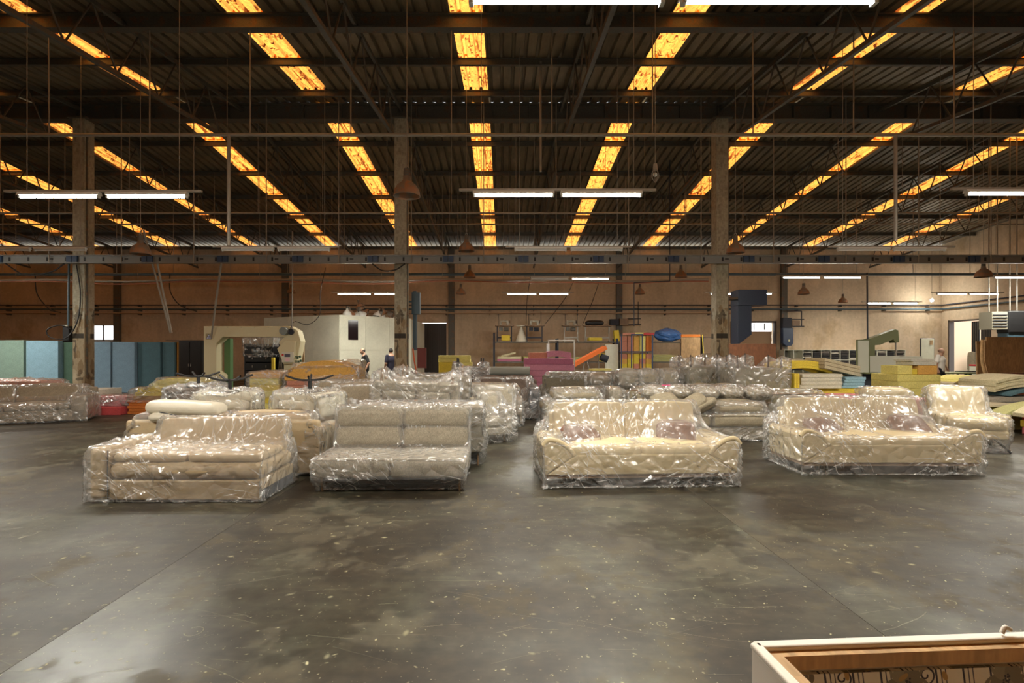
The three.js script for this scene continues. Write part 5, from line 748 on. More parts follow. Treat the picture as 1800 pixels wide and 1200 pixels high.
// ---------------------------------------------------------------- shelving with sewing tables
{
  const t = thing('shelf_rack', 'long dark steel rack along the far wall carrying sewing tables', 'rack', [4.55, 0, -27.3]);
  for (const x of [-5.05, -1.7, 1.4, 5.05]) for (const z of [-0.4, 0.4]) part(t, 'post', box(0.09, x < -5 ? 2.6 : 2.3, 0.06, x, (x < -5 ? 2.6 : 2.3) / 2, z), M.lining);
  for (const y of [0.3, 1.05, 2.1]) part(t, 'shelf', box(10.1, 0.06, 0.86, 0, y, 0), M.steel);
  const tops = [[0.05, 1.0], [1.65, 1.05], [3.6, 0.95], [5.0, 1.5]];
  tops.forEach(([x, w], i) => {
    const k = thing('sewing_table', ['old sewing machine table with a yellow block under it', 'sewing machine table with a dark motor box beneath', 'sewing machine table with open grey legs', 'wide worktable with a black bundle on top of the rack'][i], 'sewing table', [x, 2.13, -27.3]);
    part(k, 'table_top', box(w, 0.05, 0.55, 0, 0.85, 0), M.wood); for (const s of [-1, 1]) part(k, 'leg', [box(0.06, 0.82, 0.05, s * (w / 2 - 0.12), 0.41, 0), box(0.06, 0.05, 0.5, s * (w / 2 - 0.12), 0.03, 0)], i > 1 ? M.pipe : M.lining); part(k, 'crossbar', box(w - 0.3, 0.08, 0.04, 0, 0.22, 0), i > 1 ? M.pipe : M.lining);
    if (i < 3) { part(k, 'machine_arm', [prism([[-0.25, 0], [-0.25, 0.26], [0.2, 0.26], [0.25, 0.2], [0.25, 0], [0.12, 0], [0.1, 0.16], [-0.12, 0.16], [-0.14, 0.04], [-0.14, 0]].map(([a, b]) => [a, b + 0.88]), 0.14, 0.02)], mat([0.3, 0.27, 0.2], 0.45)); part(k, 'hand_wheel', cyl(0.08, 0.08, 0.03, 0, 0, 0, 14).rotateZ(Math.PI / 2).translate(0.28, 1.06, 0), M.lining); part(k, 'thread_stand', [bar([-0.3, 0.86, -0.15], [-0.3, 1.5, -0.15], 0.012), bar([-0.42, 1.45, -0.15], [-0.18, 1.45, -0.15], 0.01), bar([0.36, 0.86, -0.1], [0.36, 1.62, -0.1], 0.012)], M.lining); part(k, 'motor', [cyl(0.11, 0.11, 0.26, 0, 0, 0, 14).rotateZ(Math.PI / 2).translate(0.1, 0.66, 0), box(0.2, 0.18, 0.14, -0.18, 0.68, 0.1)], i === 1 ? M.lining : M.steel); }
    else part(k, 'black_bundle', cush(0.95, 0.24, 0.4, 0.1, 0.03, -0.15, 1.0, 0), M.black);
  });
  solo('stand', 'pale tapered metal stand between the sewing tables', 'stand', [cyl(0.06, 0.32, 0.75, 0, 0.38, 0, 10), box(0.5, 0.05, 0.3, 0, 0.85, 0), cyl(0.05, 0.06, 0.1, 0, 0.78, 0)], mat([0.55, 0.52, 0.42], 0.6), [0.95, 2.13, -27.3]);
  slab('yellow foam block under the old sewing table', 'yellow', 0.45, 0.28, 0.4, 0.12, 2.19, -27.25, 0, 'small foam on the rack'); slab('folded yellow foam under the wide worktable', 'yellow', 0.7, 0.16, 0.4, 4.85, 2.19, -27.2, 0.1, 'small foam on the rack'); slab('yellow foam strip leaning behind the wide worktable', 'yellow', 0.25, 0.6, 0.3, 6.0, 2.14, -27.2, 0, 'small foam on the rack', 0, 0.1);
  for (let i = 0; i < 2; i++) slab(i ? 'cream foam slab on the middle shelf' : 'mauve foam slab under the cream one on the middle shelf', i ? 'cream' : 'mauve', 1.25, 0.13, 0.6, 0.3, 1.085 + i * 0.132, -27.2, 0.02 * i, 'small foam on the rack'); slab('cream foam offcut leaning on the middle shelf', 'cream', 0.8, 0.1, 0.3, 0.25, 1.4, -27.2, 0.1, 'small foam on the rack', 0, 0.25); slab('olive foam slab beside the cream one', 'olive', 0.55, 0.26, 0.5, 1.3, 1.085, -27.2, 0.1, 'small foam on the rack'); for (let i = 0; i < 5; i++) slab('yellow foam sheet in a small pile on the middle shelf', 'yellow', 0.4, 0.085, 0.45, 5.25 + 0.02 * (i % 2), 1.085 + i * 0.087, -27.2, 0.04 * i, 'small yellow pile'); for (let i = 0; i < 4; i++) slab('lime foam sheet lying on the middle shelf', 'lime', 0.8, 0.06, 0.4, 3.9 + 0.06 * i, 1.085 + i * 0.062, -27.2, 0.04 * i, 'lime sheets'); for (let i = 0; i < 7; i++) slab('flat lime foam offcut on the middle shelf below the blue bag', i % 3 ? 'lime' : 'olive', 1.1 + 0.1 * (i % 3), 0.05, 0.5, 8.3 + 0.12 * (i % 3), 1.085 + i * 0.052, -27.2, 0.06 * (i % 2), 'lime offcuts');
  const b = solo('plastic_bag', 'big shiny blue plastic bag on top of the rack', 'bag', (() => { const g = new THREE.IcosahedronGeometry(0.5, 4), p = g.attributes.position, n = nA; for (let i = 0; i < p.count; i++) { const v = V().fromBufferAttribute(p, i), k = 0.92 + 0.16 * Math.abs(Math.sin(v.x * 7 + 4 * v.y) * Math.cos(v.z * 6 + v.y * 5)) - 0.12 * Math.max(0, v.y * 2); p.setXYZ(i, v.x * 1.5 * k, v.y * 0.8 * k, v.z * k * 0.9); } g.computeVertexNormals(); return g; })(), phys([0.06, 0.16, 0.42], 0.18, { bumpMap: crease, bumpScale: 0.08 }), [8.75, 2.5, -27.3]);
  solo('cloth_sack', 'brown sack slumped beside the blue plastic bag', 'sack', cush(0.9, 0.45, 0.5, 0.2, 0.05), M.card, [7.55, 2.36, -27.3]);
}
// blue trolley of foam cubes, frames and sheets before the rack
{
  const bl = mat([0.03, 0.05, 0.11], 0.5), t = thing('cage_trolley', 'blue steel cage trolley full of yellow and orange foam cubes', 'trolley', [6.2, 0, -24.2]);
  for (const x of [-0.72, -0.25, 0.25, 0.72]) part(t, 'upright', box(0.05, 2.4, 0.05, x, 1.2, 0.42), bl); for (const x of [-0.72, 0.72]) part(t, 'upright', box(0.05, 2.2, 0.05, x, 1.1, -0.42), bl); for (const y of [0.2, 0.78, 1.6]) part(t, 'deck', box(1.5, 0.04, 0.86, 0, y, 0), bl); part(t, 'top_bar', box(0.55, 0.05, 0.05, 0, 2.4, 0.42), bl); for (const s of [-1, 1]) part(t, 'wheel', cyl(0.09, 0.09, 0.05, 0, 0, 0, 14).rotateZ(Math.PI / 2).translate(s * 0.6, 0.09, 0.35), M.black);
  const r = rng(31); for (const [y0, n, cols] of [[0.22, 2, ['yellow', 'amber', 'yellow']], [0.8, 3, ['yellow', 'amber', 'salmon', 'yellow']], [1.62, 3, ['salmon', 'amber', 'orange', 'salmon', 'lemon']]]) for (let i = 0; i < n; i++) for (let j = 0; j < 5; j++) { const c = cols[(i * 5 + j * 3) % cols.length]; slab(({ yellow: 'yellow', amber: 'amber', salmon: 'salmon', orange: 'orange', lemon: 'lemon' })[c] + ' foam cube in the blue cage trolley', c, 0.26, 0.235, 0.3, 5.63 + j * 0.285, y0 + i * 0.237, -24.0, 0.03 * (r() - 0.5), 'foam cubes in the trolley'); }
  for (const [x, y, c, tl] of [[6.0, 2.36, 'salmon', 0.1], [6.45, 2.37, 'lemon', 0], [6.85, 2.36, 'red', 0.02]]) slab(({ salmon: 'salmon', lemon: 'lemon', red: 'red' })[c] + ' foam board lying on top of the trolley cubes', c, 0.5, 0.12, 0.4, x - 0.1, y, -24.0, 0.1, 'boards on the trolley', 0, 0);
  solo('tall_board', 'tall white board standing beside the blue trolley', 'panel', rbox(0.55, 1.95, 0.3, 0.01, 0, 0.975, 0), M.white, [5.12, 0, -24.2], 0.1);
  solo('cardboard_sheet', 'tall brown cardboard sheet standing before the rack end', 'cardboard', rbox(0.85, 2.25, 0.08, 0.01, 0, 1.125, 0), M.card, [8.55, 0, -23.4], -0.1); slab('orange foam strip lying across the cardboard sheet', 'orange', 0.85, 0.13, 0.09, 8.55, 2.26, -23.4, -0.1);
  const q = thing('small_rack', 'narrow shelf rack beside the duct column', 'rack', [9.65, 0, -24.2]); for (const x of [-0.28, 0.28]) part(q, 'post', box(0.04, 2.3, 0.4, x, 1.15, 0), M.lining); for (const y of [0.3, 1.0, 1.5, 2.28]) part(q, 'shelf', box(0.56, 0.04, 0.42, 0, y, 0), M.woodDark); for (let i = 0; i < 3; i++) slab('amber foam sheet on the narrow rack', 'amber', 0.48, 0.08, 0.35, 9.65, 1.022 + i * 0.082, -24.2, 0, 'sheets on the narrow rack'); solo('yellow_pole', 'thin yellow pole leaning on the narrow rack', 'pole', bar([9.3, 0, -23.6], [9.28, 2.4, -23.9], 0.02), foamM.yellow);
  // tilted orange conveyor on trestle and grey tube frame
  const c = thing('conveyor', 'orange edged conveyor board tilted on a trestle', 'conveyor', [3.35, 0, -20.3]); const tilt = new THREE.Matrix4().makeRotationZ(0.5); const org = mat([0.75, 0.16, 0.02], 0.5); const bed = part(c, 'bed', box(1.5, 0.05, 0.5).applyMatrix4(tilt).translate(0, 1.4, 0), mat([0.5, 0.42, 0.36], 0.7)); for (const z of [-0.27, 0.27]) part(c, 'side_rail', box(1.55, 0.16, 0.05).applyMatrix4(tilt).translate(0, 1.4, z), org, 'orange side rail'); part(c, 'motor', cyl(0.14, 0.14, 0.3, 0, 0, 0, 14).rotateZ(1.2).translate(0.62, 1.35, 0.1), M.lining); for (const [a, b] of [[[-0.4, 0, 0.2], [-0.15, 1.3, 0.2]], [[0.3, 0, 0.2], [-0.1, 1.3, 0.2]], [[0.0, 0, -0.2], [0.1, 1.4, -0.2]], [[0.5, 0, -0.2], [0.45, 1.5, -0.2]], [[-0.3, 0.4, 0.2], [0.5, 0.4, -0.2]]]) part(c, 'trestle_bar', bar(a, b, 0.02), M.pipe);
  const fr = thing('tube_frame', 'tall grey tube frame standing behind the mauve foam', 'frame', [2.15, 0, -19.0]); for (const x of [-0.48, 0.48]) part(fr, 'upright', box(0.05, 2.0, 0.05, x, 1.0, 0), M.pipe); part(fr, 'top_bar', box(1.01, 0.05, 0.05, 0, 2.02, 0), M.pipe); part(fr, 'foot_bar', box(1.01, 0.05, 0.05, 0, 0.03, 0), M.pipe); part(fr, 'box_head', box(0.1, 0.3, 0.12, -0.5, 1.75, 0), mat([0.5, 0.5, 0.48], 0.5));
  const rolls = solo('fabric_roll', 'long grey fabric roll lying between the brown chair and mauve foam', 'roll', cyl(0.14, 0.14, 1.5, 0, 0, 0, 20).rotateZ(Math.PI / 2), mat([0.3, 0.31, 0.27], 0.8), [0.1, 0.98, -16.6]); solo('brown_bench', 'brown padded bench under the grey fabric roll', 'bench', [rbox(1.7, 0.12, 0.6, 0.03, 0, 0.78, 0), box(0.06, 0.72, 0.5, -0.75, 0.36, 0), box(0.06, 0.72, 0.5, 0.75, 0.36, 0)], M.mauve, [0.1, 0, -16.6]);
}
// duct on the duct column, electrics on walls
{
  const bl = phys([0.03, 0.05, 0.1], 0.35), t = thing('wall_mounted_duct', 'bent dark blue sheet metal duct fixed to a tall column', 'duct', [7.0, 0, -16.5]);
  part(t, 'head_box', rbox(0.92, 0.5, 0.55, 0.015, 0.9, 3.32, 0), bl); part(t, 'chute', prism([[0.44, 1.86], [0.5, 1.86], [0.88, 2.15], [0.88, 3.07], [0.44, 3.07]], 0.5, 0.01), bl); part(t, 'bracket', box(0.6, 0.08, 0.3, 0.25, 3.3, 0.1), M.steel);
  const e = thing('wall_mounted_switch_box', 'dark blue electrical box with cage bracket on the far wall pilaster', 'electrical box', [16.7, 0, -30.25]); part(e, 'case', prism([[-0.25, 2.1], [-0.1, 1.95], [0.25, 1.95], [0.35, 2.1], [0.35, 3.0], [-0.25, 3.0]], 0.28, 0.02), bl); part(e, 'head', box(0.5, 0.6, 0.3, 0, 3.3, 0), M.lining); part(e, 'bracket', [bar([0.2, 3.1, 0.1], [1.0, 3.1, 0.1], 0.03), bar([0.2, 3.5, 0.1], [1.0, 3.5, 0.1], 0.03), bar([0.85, 3.1, 0.1], [0.85, 4.0, 0.1], 0.03), bar([0.0, 4.0, 0.1], [0.85, 4.0, 0.1], 0.03)], M.lining); part(e, 'vent', box(0.45, 0.3, 0.2, 0.5, 3.27, 0.05), M.wood); part(e, 'notice', box(0.1, 0.12, 0.005, 0.1, 2.25, 0.145), mat([0.7, 0.7, 0.4], 0.6));
  const c = thing('wall_mounted_rail', 'blue rail with hose fixed behind the scraped column', 'rail', [-2.95, 0, -16.5]); part(c, 'rail', box(0.12, 1.9, 0.12, 0.1, 2.6, 0), M.pipeBlue); part(c, 'box', box(0.26, 0.7, 0.2, 0.14, 3.15, 0.02), M.pipeBlue); part(c, 'arm', box(0.2, 0.05, 0.05, -0.02, 3.2, 0.1), M.pipeBlue); part(c, 'orange_hose', tube([[0.05, 1.7, 0.1], [0.1, 1.3, 0.12], [0.16, 0.9, 0.1], [0.2, 0.2, 0.1]], 0.025, 6), mat([0.7, 0.12, 0.03], 0.5), 'orange hose'); part(c, 'red_box', box(0.28, 0.65, 0.1, 0.32, 1.4, 0.0), mat([0.14, 0.02, 0.012], 0.6));
  const g = thing('hanging_electrical_unit', 'dark electrical boxes hung on pipes near the side wall', 'electrical box', [18.1, 0, -18.3]); part(g, 'louvre_box', box(0.55, 0.62, 0.5, -0.6, 2.7, 0), mat([0.34, 0.32, 0.24], 0.5)); for (let i = 0; i < 5; i++) part(g, 'louvre', box(0.5, 0.03, 0.03, -0.6, 2.5 + i * 0.1, 0.26), M.lining); part(g, 'black_box', rbox(0.75, 0.8, 0.5, 0.06, 0.1, 2.65, 0), M.black); part(g, 'lower_box', box(0.6, 0.45, 0.4, 0.05, 2.05, 0), M.pipeBlue); for (const x of [-0.75, -0.45, 0.0, 0.25]) part(g, 'hanger_pipe', bar([x, 2.95, 0], [x, roofY(18.3) + 0.03, 0], 0.02), M.pipe);
  const s = thing('cardboard_sheet', 'tall brown cardboard boards leaning together near the side wall', 'cardboard', [16.9, 0, -17.3]); part(s, 'board', box(1.4, 2.1, 0.05, 0.1, 1.05, 0), M.card); part(s, 'board', box(0.5, 1.9, 0.05, -0.7, 1.02, 0.06).rotateZ(0.02), M.card); part(s, 'curved_board', tube([[-0.85, 2.0, 0.15], [-0.88, 1.3, 0.18], [-0.75, 0.8, 0.2], [-0.5, 0.6, 0.2]], 0.06, 6), M.woodPale); part(s, 'front_board', box(0.9, 0.9, 0.04, 0.1, 0.45, 0.2), M.cardDark);
  solo('wooden_plank', 'orange brown plank leaning by the foam sheets near the cardboard boards', 'plank', beam([12.55, 0.0, -14.2], [13.3, 0.9, -14.6], 0.1, 0.04), M.woodPale);
  solo('brown_board', 'big red brown board standing in front of the wide doorway', 'board', rbox(2.4, 2.0, 0.06, 0.01, 0, 1.0, 0), M.cardDark, [12.2, 0, -25.2]);
}
// ---------------------------------------------------------------- vertical foam saw, tables, pigeonholes
{
  const gr = mat([0.13, 0.14, 0.06], 0.5), pale = mat([0.45, 0.44, 0.36], 0.55), t = thing('foam_saw', 'olive green vertical foam saw with long grey fence and table', 'machine', [15.4, 0, -22]);
  part(t, 'pedestal', [box(0.55, 0.66, 0.6, 0.5, 0.33, 0), box(1.1, 0.06, 0.9, 0.5, 0.03, 0)], M.lining); part(t, 'table', box(4.6, 0.06, 0.9, 2.1, 0.7, 0.1), gr); part(t, 'table_leg', [box(0.06, 0.68, 0.06, 3.2, 0.34, 0.4), box(0.06, 0.68, 0.06, 4.3, 0.34, 0.4), box(0.06, 0.68, 0.06, 4.3, 0.34, -0.2)], M.lining);
  part(t, 'fence', [box(1.3, 0.68, 0.04, 0.72, 1.08, 0.3), box(1.1, 0.66, 0.04, 1.95, 1.07, 0.1)], pale); part(t, 'guard_panel', [rbox(0.48, 1.36, 0.05, 0.02, -0.2, 1.4, 0.35)], mat([0.5, 0.5, 0.4], 0.35)); part(t, 'guard_frame', [box(0.03, 1.4, 0.07, -0.45, 1.4, 0.35), box(0.03, 1.4, 0.07, 0.05, 1.4, 0.35), box(0.53, 0.03, 0.07, -0.2, 2.09, 0.35)], gr);
  part(t, 'saw_column', box(0.34, 1.45, 0.4, 0.32, 1.4, -0.1), gr); part(t, 'saw_arm', prism([[0.15, 1.85], [0.15, 2.1], [1.4, 2.56], [1.52, 2.52], [1.56, 2.0], [1.38, 1.98], [1.3, 2.12], [0.75, 1.9]], 0.35, 0.02).translate(0, 0, -0.1), gr); part(t, 'blade_guide', [box(0.05, 1.35, 0.06, 1.46, 1.35, 0.0), box(0.1, 0.06, 0.08, 1.42, 0.98, 0.02)], M.pipe); part(t, 'feed_pipe', bar([0.25, 2.1, 0], [0.22, 5.0, 0], 0.03), M.lining);
  const b = thing('white_board', 'tall scuffed white board in a dark rounded frame standing beside the saw', 'board', [18.45, 0.72, -22.3]); part(b, 'board_face', rbox(0.56, 1.4, 0.03, 0.02, 0, 0.75, 0.02), M.white); part(b, 'board_frame', rbox(0.62, 1.46, 0.03, 0.03, 0, 0.74, 0), M.lining); part(b, 'paper_note', box(0.14, 0.2, 0.005, 0.15, 1.28, 0.04), M.card);
  const sm = thing('small_motor', 'small dark motor at the end of the saw fence', 'motor', [17.75, 0.73, -22]); part(sm, 'body', cyl(0.12, 0.12, 0.3, 0, 0.3, 0, 12), mat([0.03, 0.08, 0.05], 0.5)); part(sm, 'base', box(0.25, 0.3, 0.25, 0, 0.15, 0), M.lining);
  const ph = thing('pigeonhole_shelf', 'white pigeonhole shelf against the far wall stuffed with cloth', 'shelf', [20.0, 0, -30.25]); const n = 13, cw = 0.545, x0 = -n * cw / 2;
  part(ph, 'back_board', box(n * cw, 1.72, 0.02, 0, 0.86, -0.3), M.white); for (let i = 0; i <= n; i++) part(ph, 'divider', box(0.035, 1.72, 0.55, x0 + i * cw, 0.86, -0.02), M.white); for (const y of [0.02, 0.55, 1.12, 1.7]) part(ph, 'board', box(n * cw, 0.035, 0.56, 0, y, -0.02), M.white);
  const r = rng(66), cm = [[0.03, 0.028, 0.028], [0.07, 0.06, 0.055], [0.2, 0.17, 0.14], [0.5, 0.46, 0.38], [0.1, 0.1, 0.11]].map(c => mat(c, 0.95));
  for (let i = 0; i < n; i++) for (const y of [0.57, 1.14]) { if (i < 2) continue; const k = thing('cloth_stack', 'folded cloth pile in the white pigeonhole shelf', 'cloth', [20.0 + x0 + (i + 0.5) * cw, y, -30.22], 0, 'cloth in the pigeonholes'); let h = 0.003; while (h < 0.42) { const q = 0.05 + r() * 0.06; part(k, 'folded_cloth', cush(0.42 + r() * 0.06, q, 0.4, q / 2.2, 0.01, (r() - 0.5) * 0.03, h + q / 2, 0.02, 6), cm[(r() * r() * 5) | 0]); h += q; } }
  const tb = thing('work_table', 'low dark table heaped with white pillows', 'table', [15.0, 0, -25]); part(tb, 'table_top', box(3.2, 0.05, 1.0, 0, 0.75, 0), M.black); for (const s of [-1, 1]) for (const z of [-0.4, 0.4]) part(tb, 'leg', box(0.06, 0.73, 0.06, s * 1.45, 0.365, z), M.black);
  for (let i = 0; i < 9; i++) { const m = solo('white_pillow', 'plain white pillow heaped on the low dark table', 'pillow', cush(0.6, 0.2, 0.45, 0.09, 0.06), i === 1 ? M.greyWarm : M.offwhite, [13.8 + (i % 5) * 0.55, 0.9 + (i > 4 ? 0.22 : 0), -25 + 0.2 * (i % 2)], r() * 3, 'white pillows on the dark table'); m.rotation.x = 0.2 * (r() - 0.5); }
  const tt = thing('side_table', 'long narrow dark table in front of the open door', 'table', [21.1, 0, -22.4]); part(tt, 'table_top', box(2.2, 0.05, 0.6, 0, 0.74, 0), M.black); for (const s of [-1, 1]) part(tt, 'leg', [bar([s * 0.9, 0.72, 0], [s * 0.8, 0, 0.2], 0.025), bar([s * 0.9, 0.72, 0], [s * 0.8, 0, -0.2], 0.025)], M.black);
  const fz = thing('chest_freezer', 'white chest freezer with scribbled front, red lid and blue foot', 'freezer', [24.75, 0, -26.3], -0.1); const dood = canvasTex(256, 256, (c) => { c.fillStyle = '#e4e1d8'; c.fillRect(0, 0, 256, 256); const q = rng(2); c.strokeStyle = '#222'; c.fillStyle = '#222'; c.lineWidth = 6; for (let i = 0; i < 40; i++) { const x = 20 + q() * 216, y = 20 + q() * 60; c.beginPath(); c.ellipse(x, y, 4 + q() * 5, 6 + q() * 8, q() * 3, 0, 6.3); c.fill(); } for (let i = 0; i < 3; i++) { c.beginPath(); c.moveTo(40 + i * 60, 110 + i * 14); c.bezierCurveTo(60 + i * 50, 150, 110 + i * 40, 140, 130 + i * 40, 105); c.stroke(); } c.beginPath(); c.arc(60, 190, 14, 0, 6.3); c.fill(); }); part(fz, 'body', rbox(1.0, 0.6, 0.7, 0.02, 0, 0.55, 0), M.white); part(fz, 'front_print', new THREE.PlaneGeometry(0.94, 0.54).translate(0, 0.55, 0.352), mat([1, 1, 1], 0.5, { map: dood })); part(fz, 'foot', box(1.0, 0.24, 0.7, 0, 0.12, 0), mat([0.03, 0.05, 0.3], 0.5)); part(fz, 'lid', rbox(1.02, 0.08, 0.72, 0.02, 0, 0.9, 0), mat([0.5, 0.03, 0.04], 0.4));
  solo('hanging_cloth', 'white cloth hung on the sliding door', 'cloth', cush(0.16, 1.1, 0.5, 0.07, 0.06, 0, 0, 0, 12), M.offwhite, [26.12, 1.0, -28.53]);
}
// ---------------------------------------------------------------- people
function meshField(fn, c, half, res) {
  const mc = new MarchingCubes(res, M.black, false, false, 160000); mc.isolation = 0; const s = mc.size, h = s / 2;
  for (let k = 0; k < s; k++) for (let j = 0; j < s; j++) for (let i = 0; i < s; i++) mc.field[i + j * s + k * s * s] = -fn(c[0] + half * (i - h) / h, c[1] + half * (j - h) / h, c[2] + half * (k - h) / h);
  mc.update(); const n = mc.count, p = new Float32Array(n * 3), q = new Float32Array(n * 3); for (let i = 0; i < n * 3; i++) { p[i] = c[i % 3] + half * mc.positionArray[i]; q[i] = mc.normalArray[i]; }
  const g = new THREE.BufferGeometry(); g.setAttribute('position', new THREE.BufferAttribute(p, 3)); g.setAttribute('normal', new THREE.BufferAttribute(q, 3)); g.setAttribute('uv', new THREE.BufferAttribute(new Float32Array(n * 2), 2)); return g;
}
const smin = (a, b, k) => { const h = Math.max(k - Math.abs(a - b), 0) / k; return Math.min(a, b) - h * h * k / 4; };
function caps(list, k) { return (x, y, z) => { let d = 1e9; for (const [a, b, ra, rb, sx = 1] of list) { const bx = b[0] - a[0], by = b[1] - a[1], bz = b[2] - a[2], px = (x - a[0]), py = y - a[1], pz = z - a[2], t = Math.max(0, Math.min(1, (px * bx + py * by + pz * bz) / (bx * bx + by * by + bz * bz + 1e-9))), ex = (px - bx * t) / sx, ey = py - by * t, ez = pz - bz * t; d = smin(d, Math.sqrt(ex * ex + ey * ey + ez * ez) - (ra + (rb - ra) * t), k); } return d; }; }
function person(label, p, turn, o) {
  const t = thing('person', label, 'person', p, turn), J = { hip: [0, 0.95, 0], chest: [0, 1.28, 0.02], neck: [0, 1.47, 0.02], head: [0, 1.61, 0.05], ls: [0.185, 1.42, 0], rs: [-0.185, 1.42, 0], le: [0.25, 1.14, -0.02], re: [-0.25, 1.14, -0.02], lw: [0.26, 0.9, 0.1], rw: [-0.26, 0.9, 0.1], lh: [0.09, 0.93, 0], rh: [-0.09, 0.93, 0], lk: [0.1, 0.5, 0.03], rk: [-0.1, 0.5, 0.03], la: [0.1, 0.08, 0], ra: [-0.1, 0.08, 0], ...o.pose };
  const skin = mat(o.skin || [0.42, 0.24, 0.16], 0.6), body = [[J.hip, J.chest, 0.125, 0.14, 1.25], [J.chest, [J.neck[0], J.neck[1] - 0.05, J.neck[2]], 0.14, 0.1, 1.35], [J.neck, J.head, 0.055, 0.06], [J.ls, J.le, 0.056, 0.045], [J.le, J.lw, 0.042, 0.03], [J.rs, J.re, 0.056, 0.045], [J.re, J.rw, 0.042, 0.03], [J.lh, J.lk, 0.085, 0.06], [J.lk, J.la, 0.055, 0.038], [J.rh, J.rk, 0.085, 0.06], [J.rk, J.ra, 0.055, 0.038], [J.la, [J.la[0] + 0.01, 0.045, J.la[2] + 0.16], 0.045, 0.035], [J.ra, [J.ra[0] - 0.01, 0.045, J.ra[2] + 0.16], 0.045, 0.035]];
  const hx = J.head, parts = [meshField(caps(body, 0.05), [0, 0.88, 0.02], 0.95, 96)];
  // head with brow, nose, jaw and ears; turned and nodded
  const hd = o.head || [0, 0], cy = Math.cos(hd[0]), sy = Math.sin(hd[0]), cx = Math.cos(hd[1]), sx = Math.sin(hd[1]);
  const loc = f => (x, y, z) => { let a = x - hx[0], b = y - hx[1], c = z - hx[2]; const a2 = a * cy - c * sy, c2 = a * sy + c * cy; const b3 = b * cx + c2 * sx, c3 = -b * sx + c2 * cx; return f(a2, b3, c3); };
  const el = (x, y, z, r, s) => { const k = Math.sqrt((x / r[0]) ** 2 + (y / r[1]) ** 2 + (z / r[2]) ** 2); return (k - 1) * Math.min(...r) * s; };
  const headF = loc((x, y, z) => { let d = el(x, y - 0.03, z + 0.012, [0.076, 0.098, 0.096], 0.9); d = smin(d, el(x, y + 0.055, z - 0.025, [0.055, 0.06, 0.062], 0.9), 0.03); d = smin(d, caps([[[0, 0.02, 0.085], [0, -0.012, 0.105], 0.011, 0.015]], 0.01)(x, y, z), 0.012); d = smin(d, el(x, y - 0.035, z - 0.078, [0.055, 0.012, 0.018], 0.9), 0.015); for (const s of [-1, 1]) { d = Math.max(d, -(Math.hypot(x - s * 0.03, y - 0.012, z - 0.098) - 0.014)); d = smin(d, el(x - s * 0.03, y - 0.012, z - 0.082, [0.013, 0.01, 0.012], 1), 0.004); d = smin(d, el(x - s * 0.078, y, z + 0.005, [0.01, 0.03, 0.018], 1), 0.008); } d = Math.max(d, -el(x, y + 0.055, z - 0.09, [0.026, 0.004, 0.01], 1)); return d; });
  parts.push(meshField(headF, [hx[0], hx[1], hx[2]], 0.16, 72));
  for (const [w, e, s] of [[J.lw, J.le, 1], [J.rw, J.re, -1]]) { // palm, four fingers and thumb hanging from each wrist
    const dir = V(w[0] - e[0], w[1] - e[1], w[2] - e[2]).normalize(), fw = V(0, 0, 1), side = dir.clone().cross(fw).normalize().multiplyScalar(-1), ac = side.clone().cross(dir).normalize(), q = (u, v, n) => [w[0] + dir.x * u + ac.x * v + side.x * n, w[1] + dir.y * u + ac.y * v + side.y * n, w[2] + dir.z * u + ac.z * v + side.z * n], L = [[q(0, 0, 0), q(0.045, 0, 0), 0.027, 0.03], [q(0.045, -0.022, 0), q(0.09, -0.026, 0), 0.018, 0.015], [q(0.045, 0.022, 0), q(0.09, 0.026, 0), 0.018, 0.015]];
    [[-0.03, 0.062], [-0.01, 0.076], [0.01, 0.08], [0.03, 0.07]].forEach(([v, l]) => { const a = q(0.085, v, 0), b = q(0.085 + l * 0.5, v * 1.1, -s * 0.012), c = q(0.085 + l * 0.92, v * 1.1, -s * 0.036); L.push([a, b, 0.0095, 0.0088], [b, c, 0.0088, 0.0075]); });
    const th = [q(0.025, 0.028, 0), q(0.06, 0.055, -s * 0.012), q(0.09, 0.058, -s * 0.028)]; L.push([th[0], th[1], 0.013, 0.011], [th[1], th[2], 0.011, 0.009]); const cc = q(0.08, 0, 0); parts.push(meshField(caps(L, 0.008), cc, 0.13, 72));
  }
  part(t, 'body', parts, skin);
  const sh = [[[J.hip[0], J.hip[1] - 0.04, J.hip[2]], J.chest, 0.15, 0.155, 1.25], [J.chest, [J.neck[0], J.neck[1] - 0.07, J.neck[2]], 0.155, 0.1, 1.38], ...['l', 'r'].map(s => { const a = J[s + 's'], b = J[s + 'e']; return [a, [a[0] + (b[0] - a[0]) * 0.75, a[1] + (b[1] - a[1]) * 0.75, a[2] + (b[2] - a[2]) * 0.75], 0.073, 0.07]; })];
  part(t, 'shirt', meshField(caps(sh, 0.05), [0, 1.2, 0.02], 0.5, 64), mat(o.shirt, 0.9), o.shirtLabel);
  const pt = [[J.hip, [J.hip[0], J.hip[1] - 0.05, J.hip[2]], 0.135, 0.135, 1.25], [J.lh, J.lk, 0.105, 0.078], [J.lk, [J.la[0], J.la[1] + 0.03, J.la[2]], 0.076, 0.062], [J.rh, J.rk, 0.105, 0.078], [J.rk, [J.ra[0], J.ra[1] + 0.03, J.ra[2]], 0.076, 0.062]];
  part(t, 'trousers', meshField(caps(pt, 0.04), [0, 0.55, 0], 0.62, 64), mat(o.pants, 0.9)); part(t, 'shoes', ['l', 'r'].map(s => meshField(caps([[[J[s + 'a'][0], 0.05, J[s + 'a'][2] - 0.04], [J[s + 'a'][0] * 1.1, 0.045, J[s + 'a'][2] + 0.17], 0.052, 0.044]], 0.01), [J[s + 'a'][0], 0.06, J[s + 'a'][2] + 0.06], 0.2, 32)), M.black);
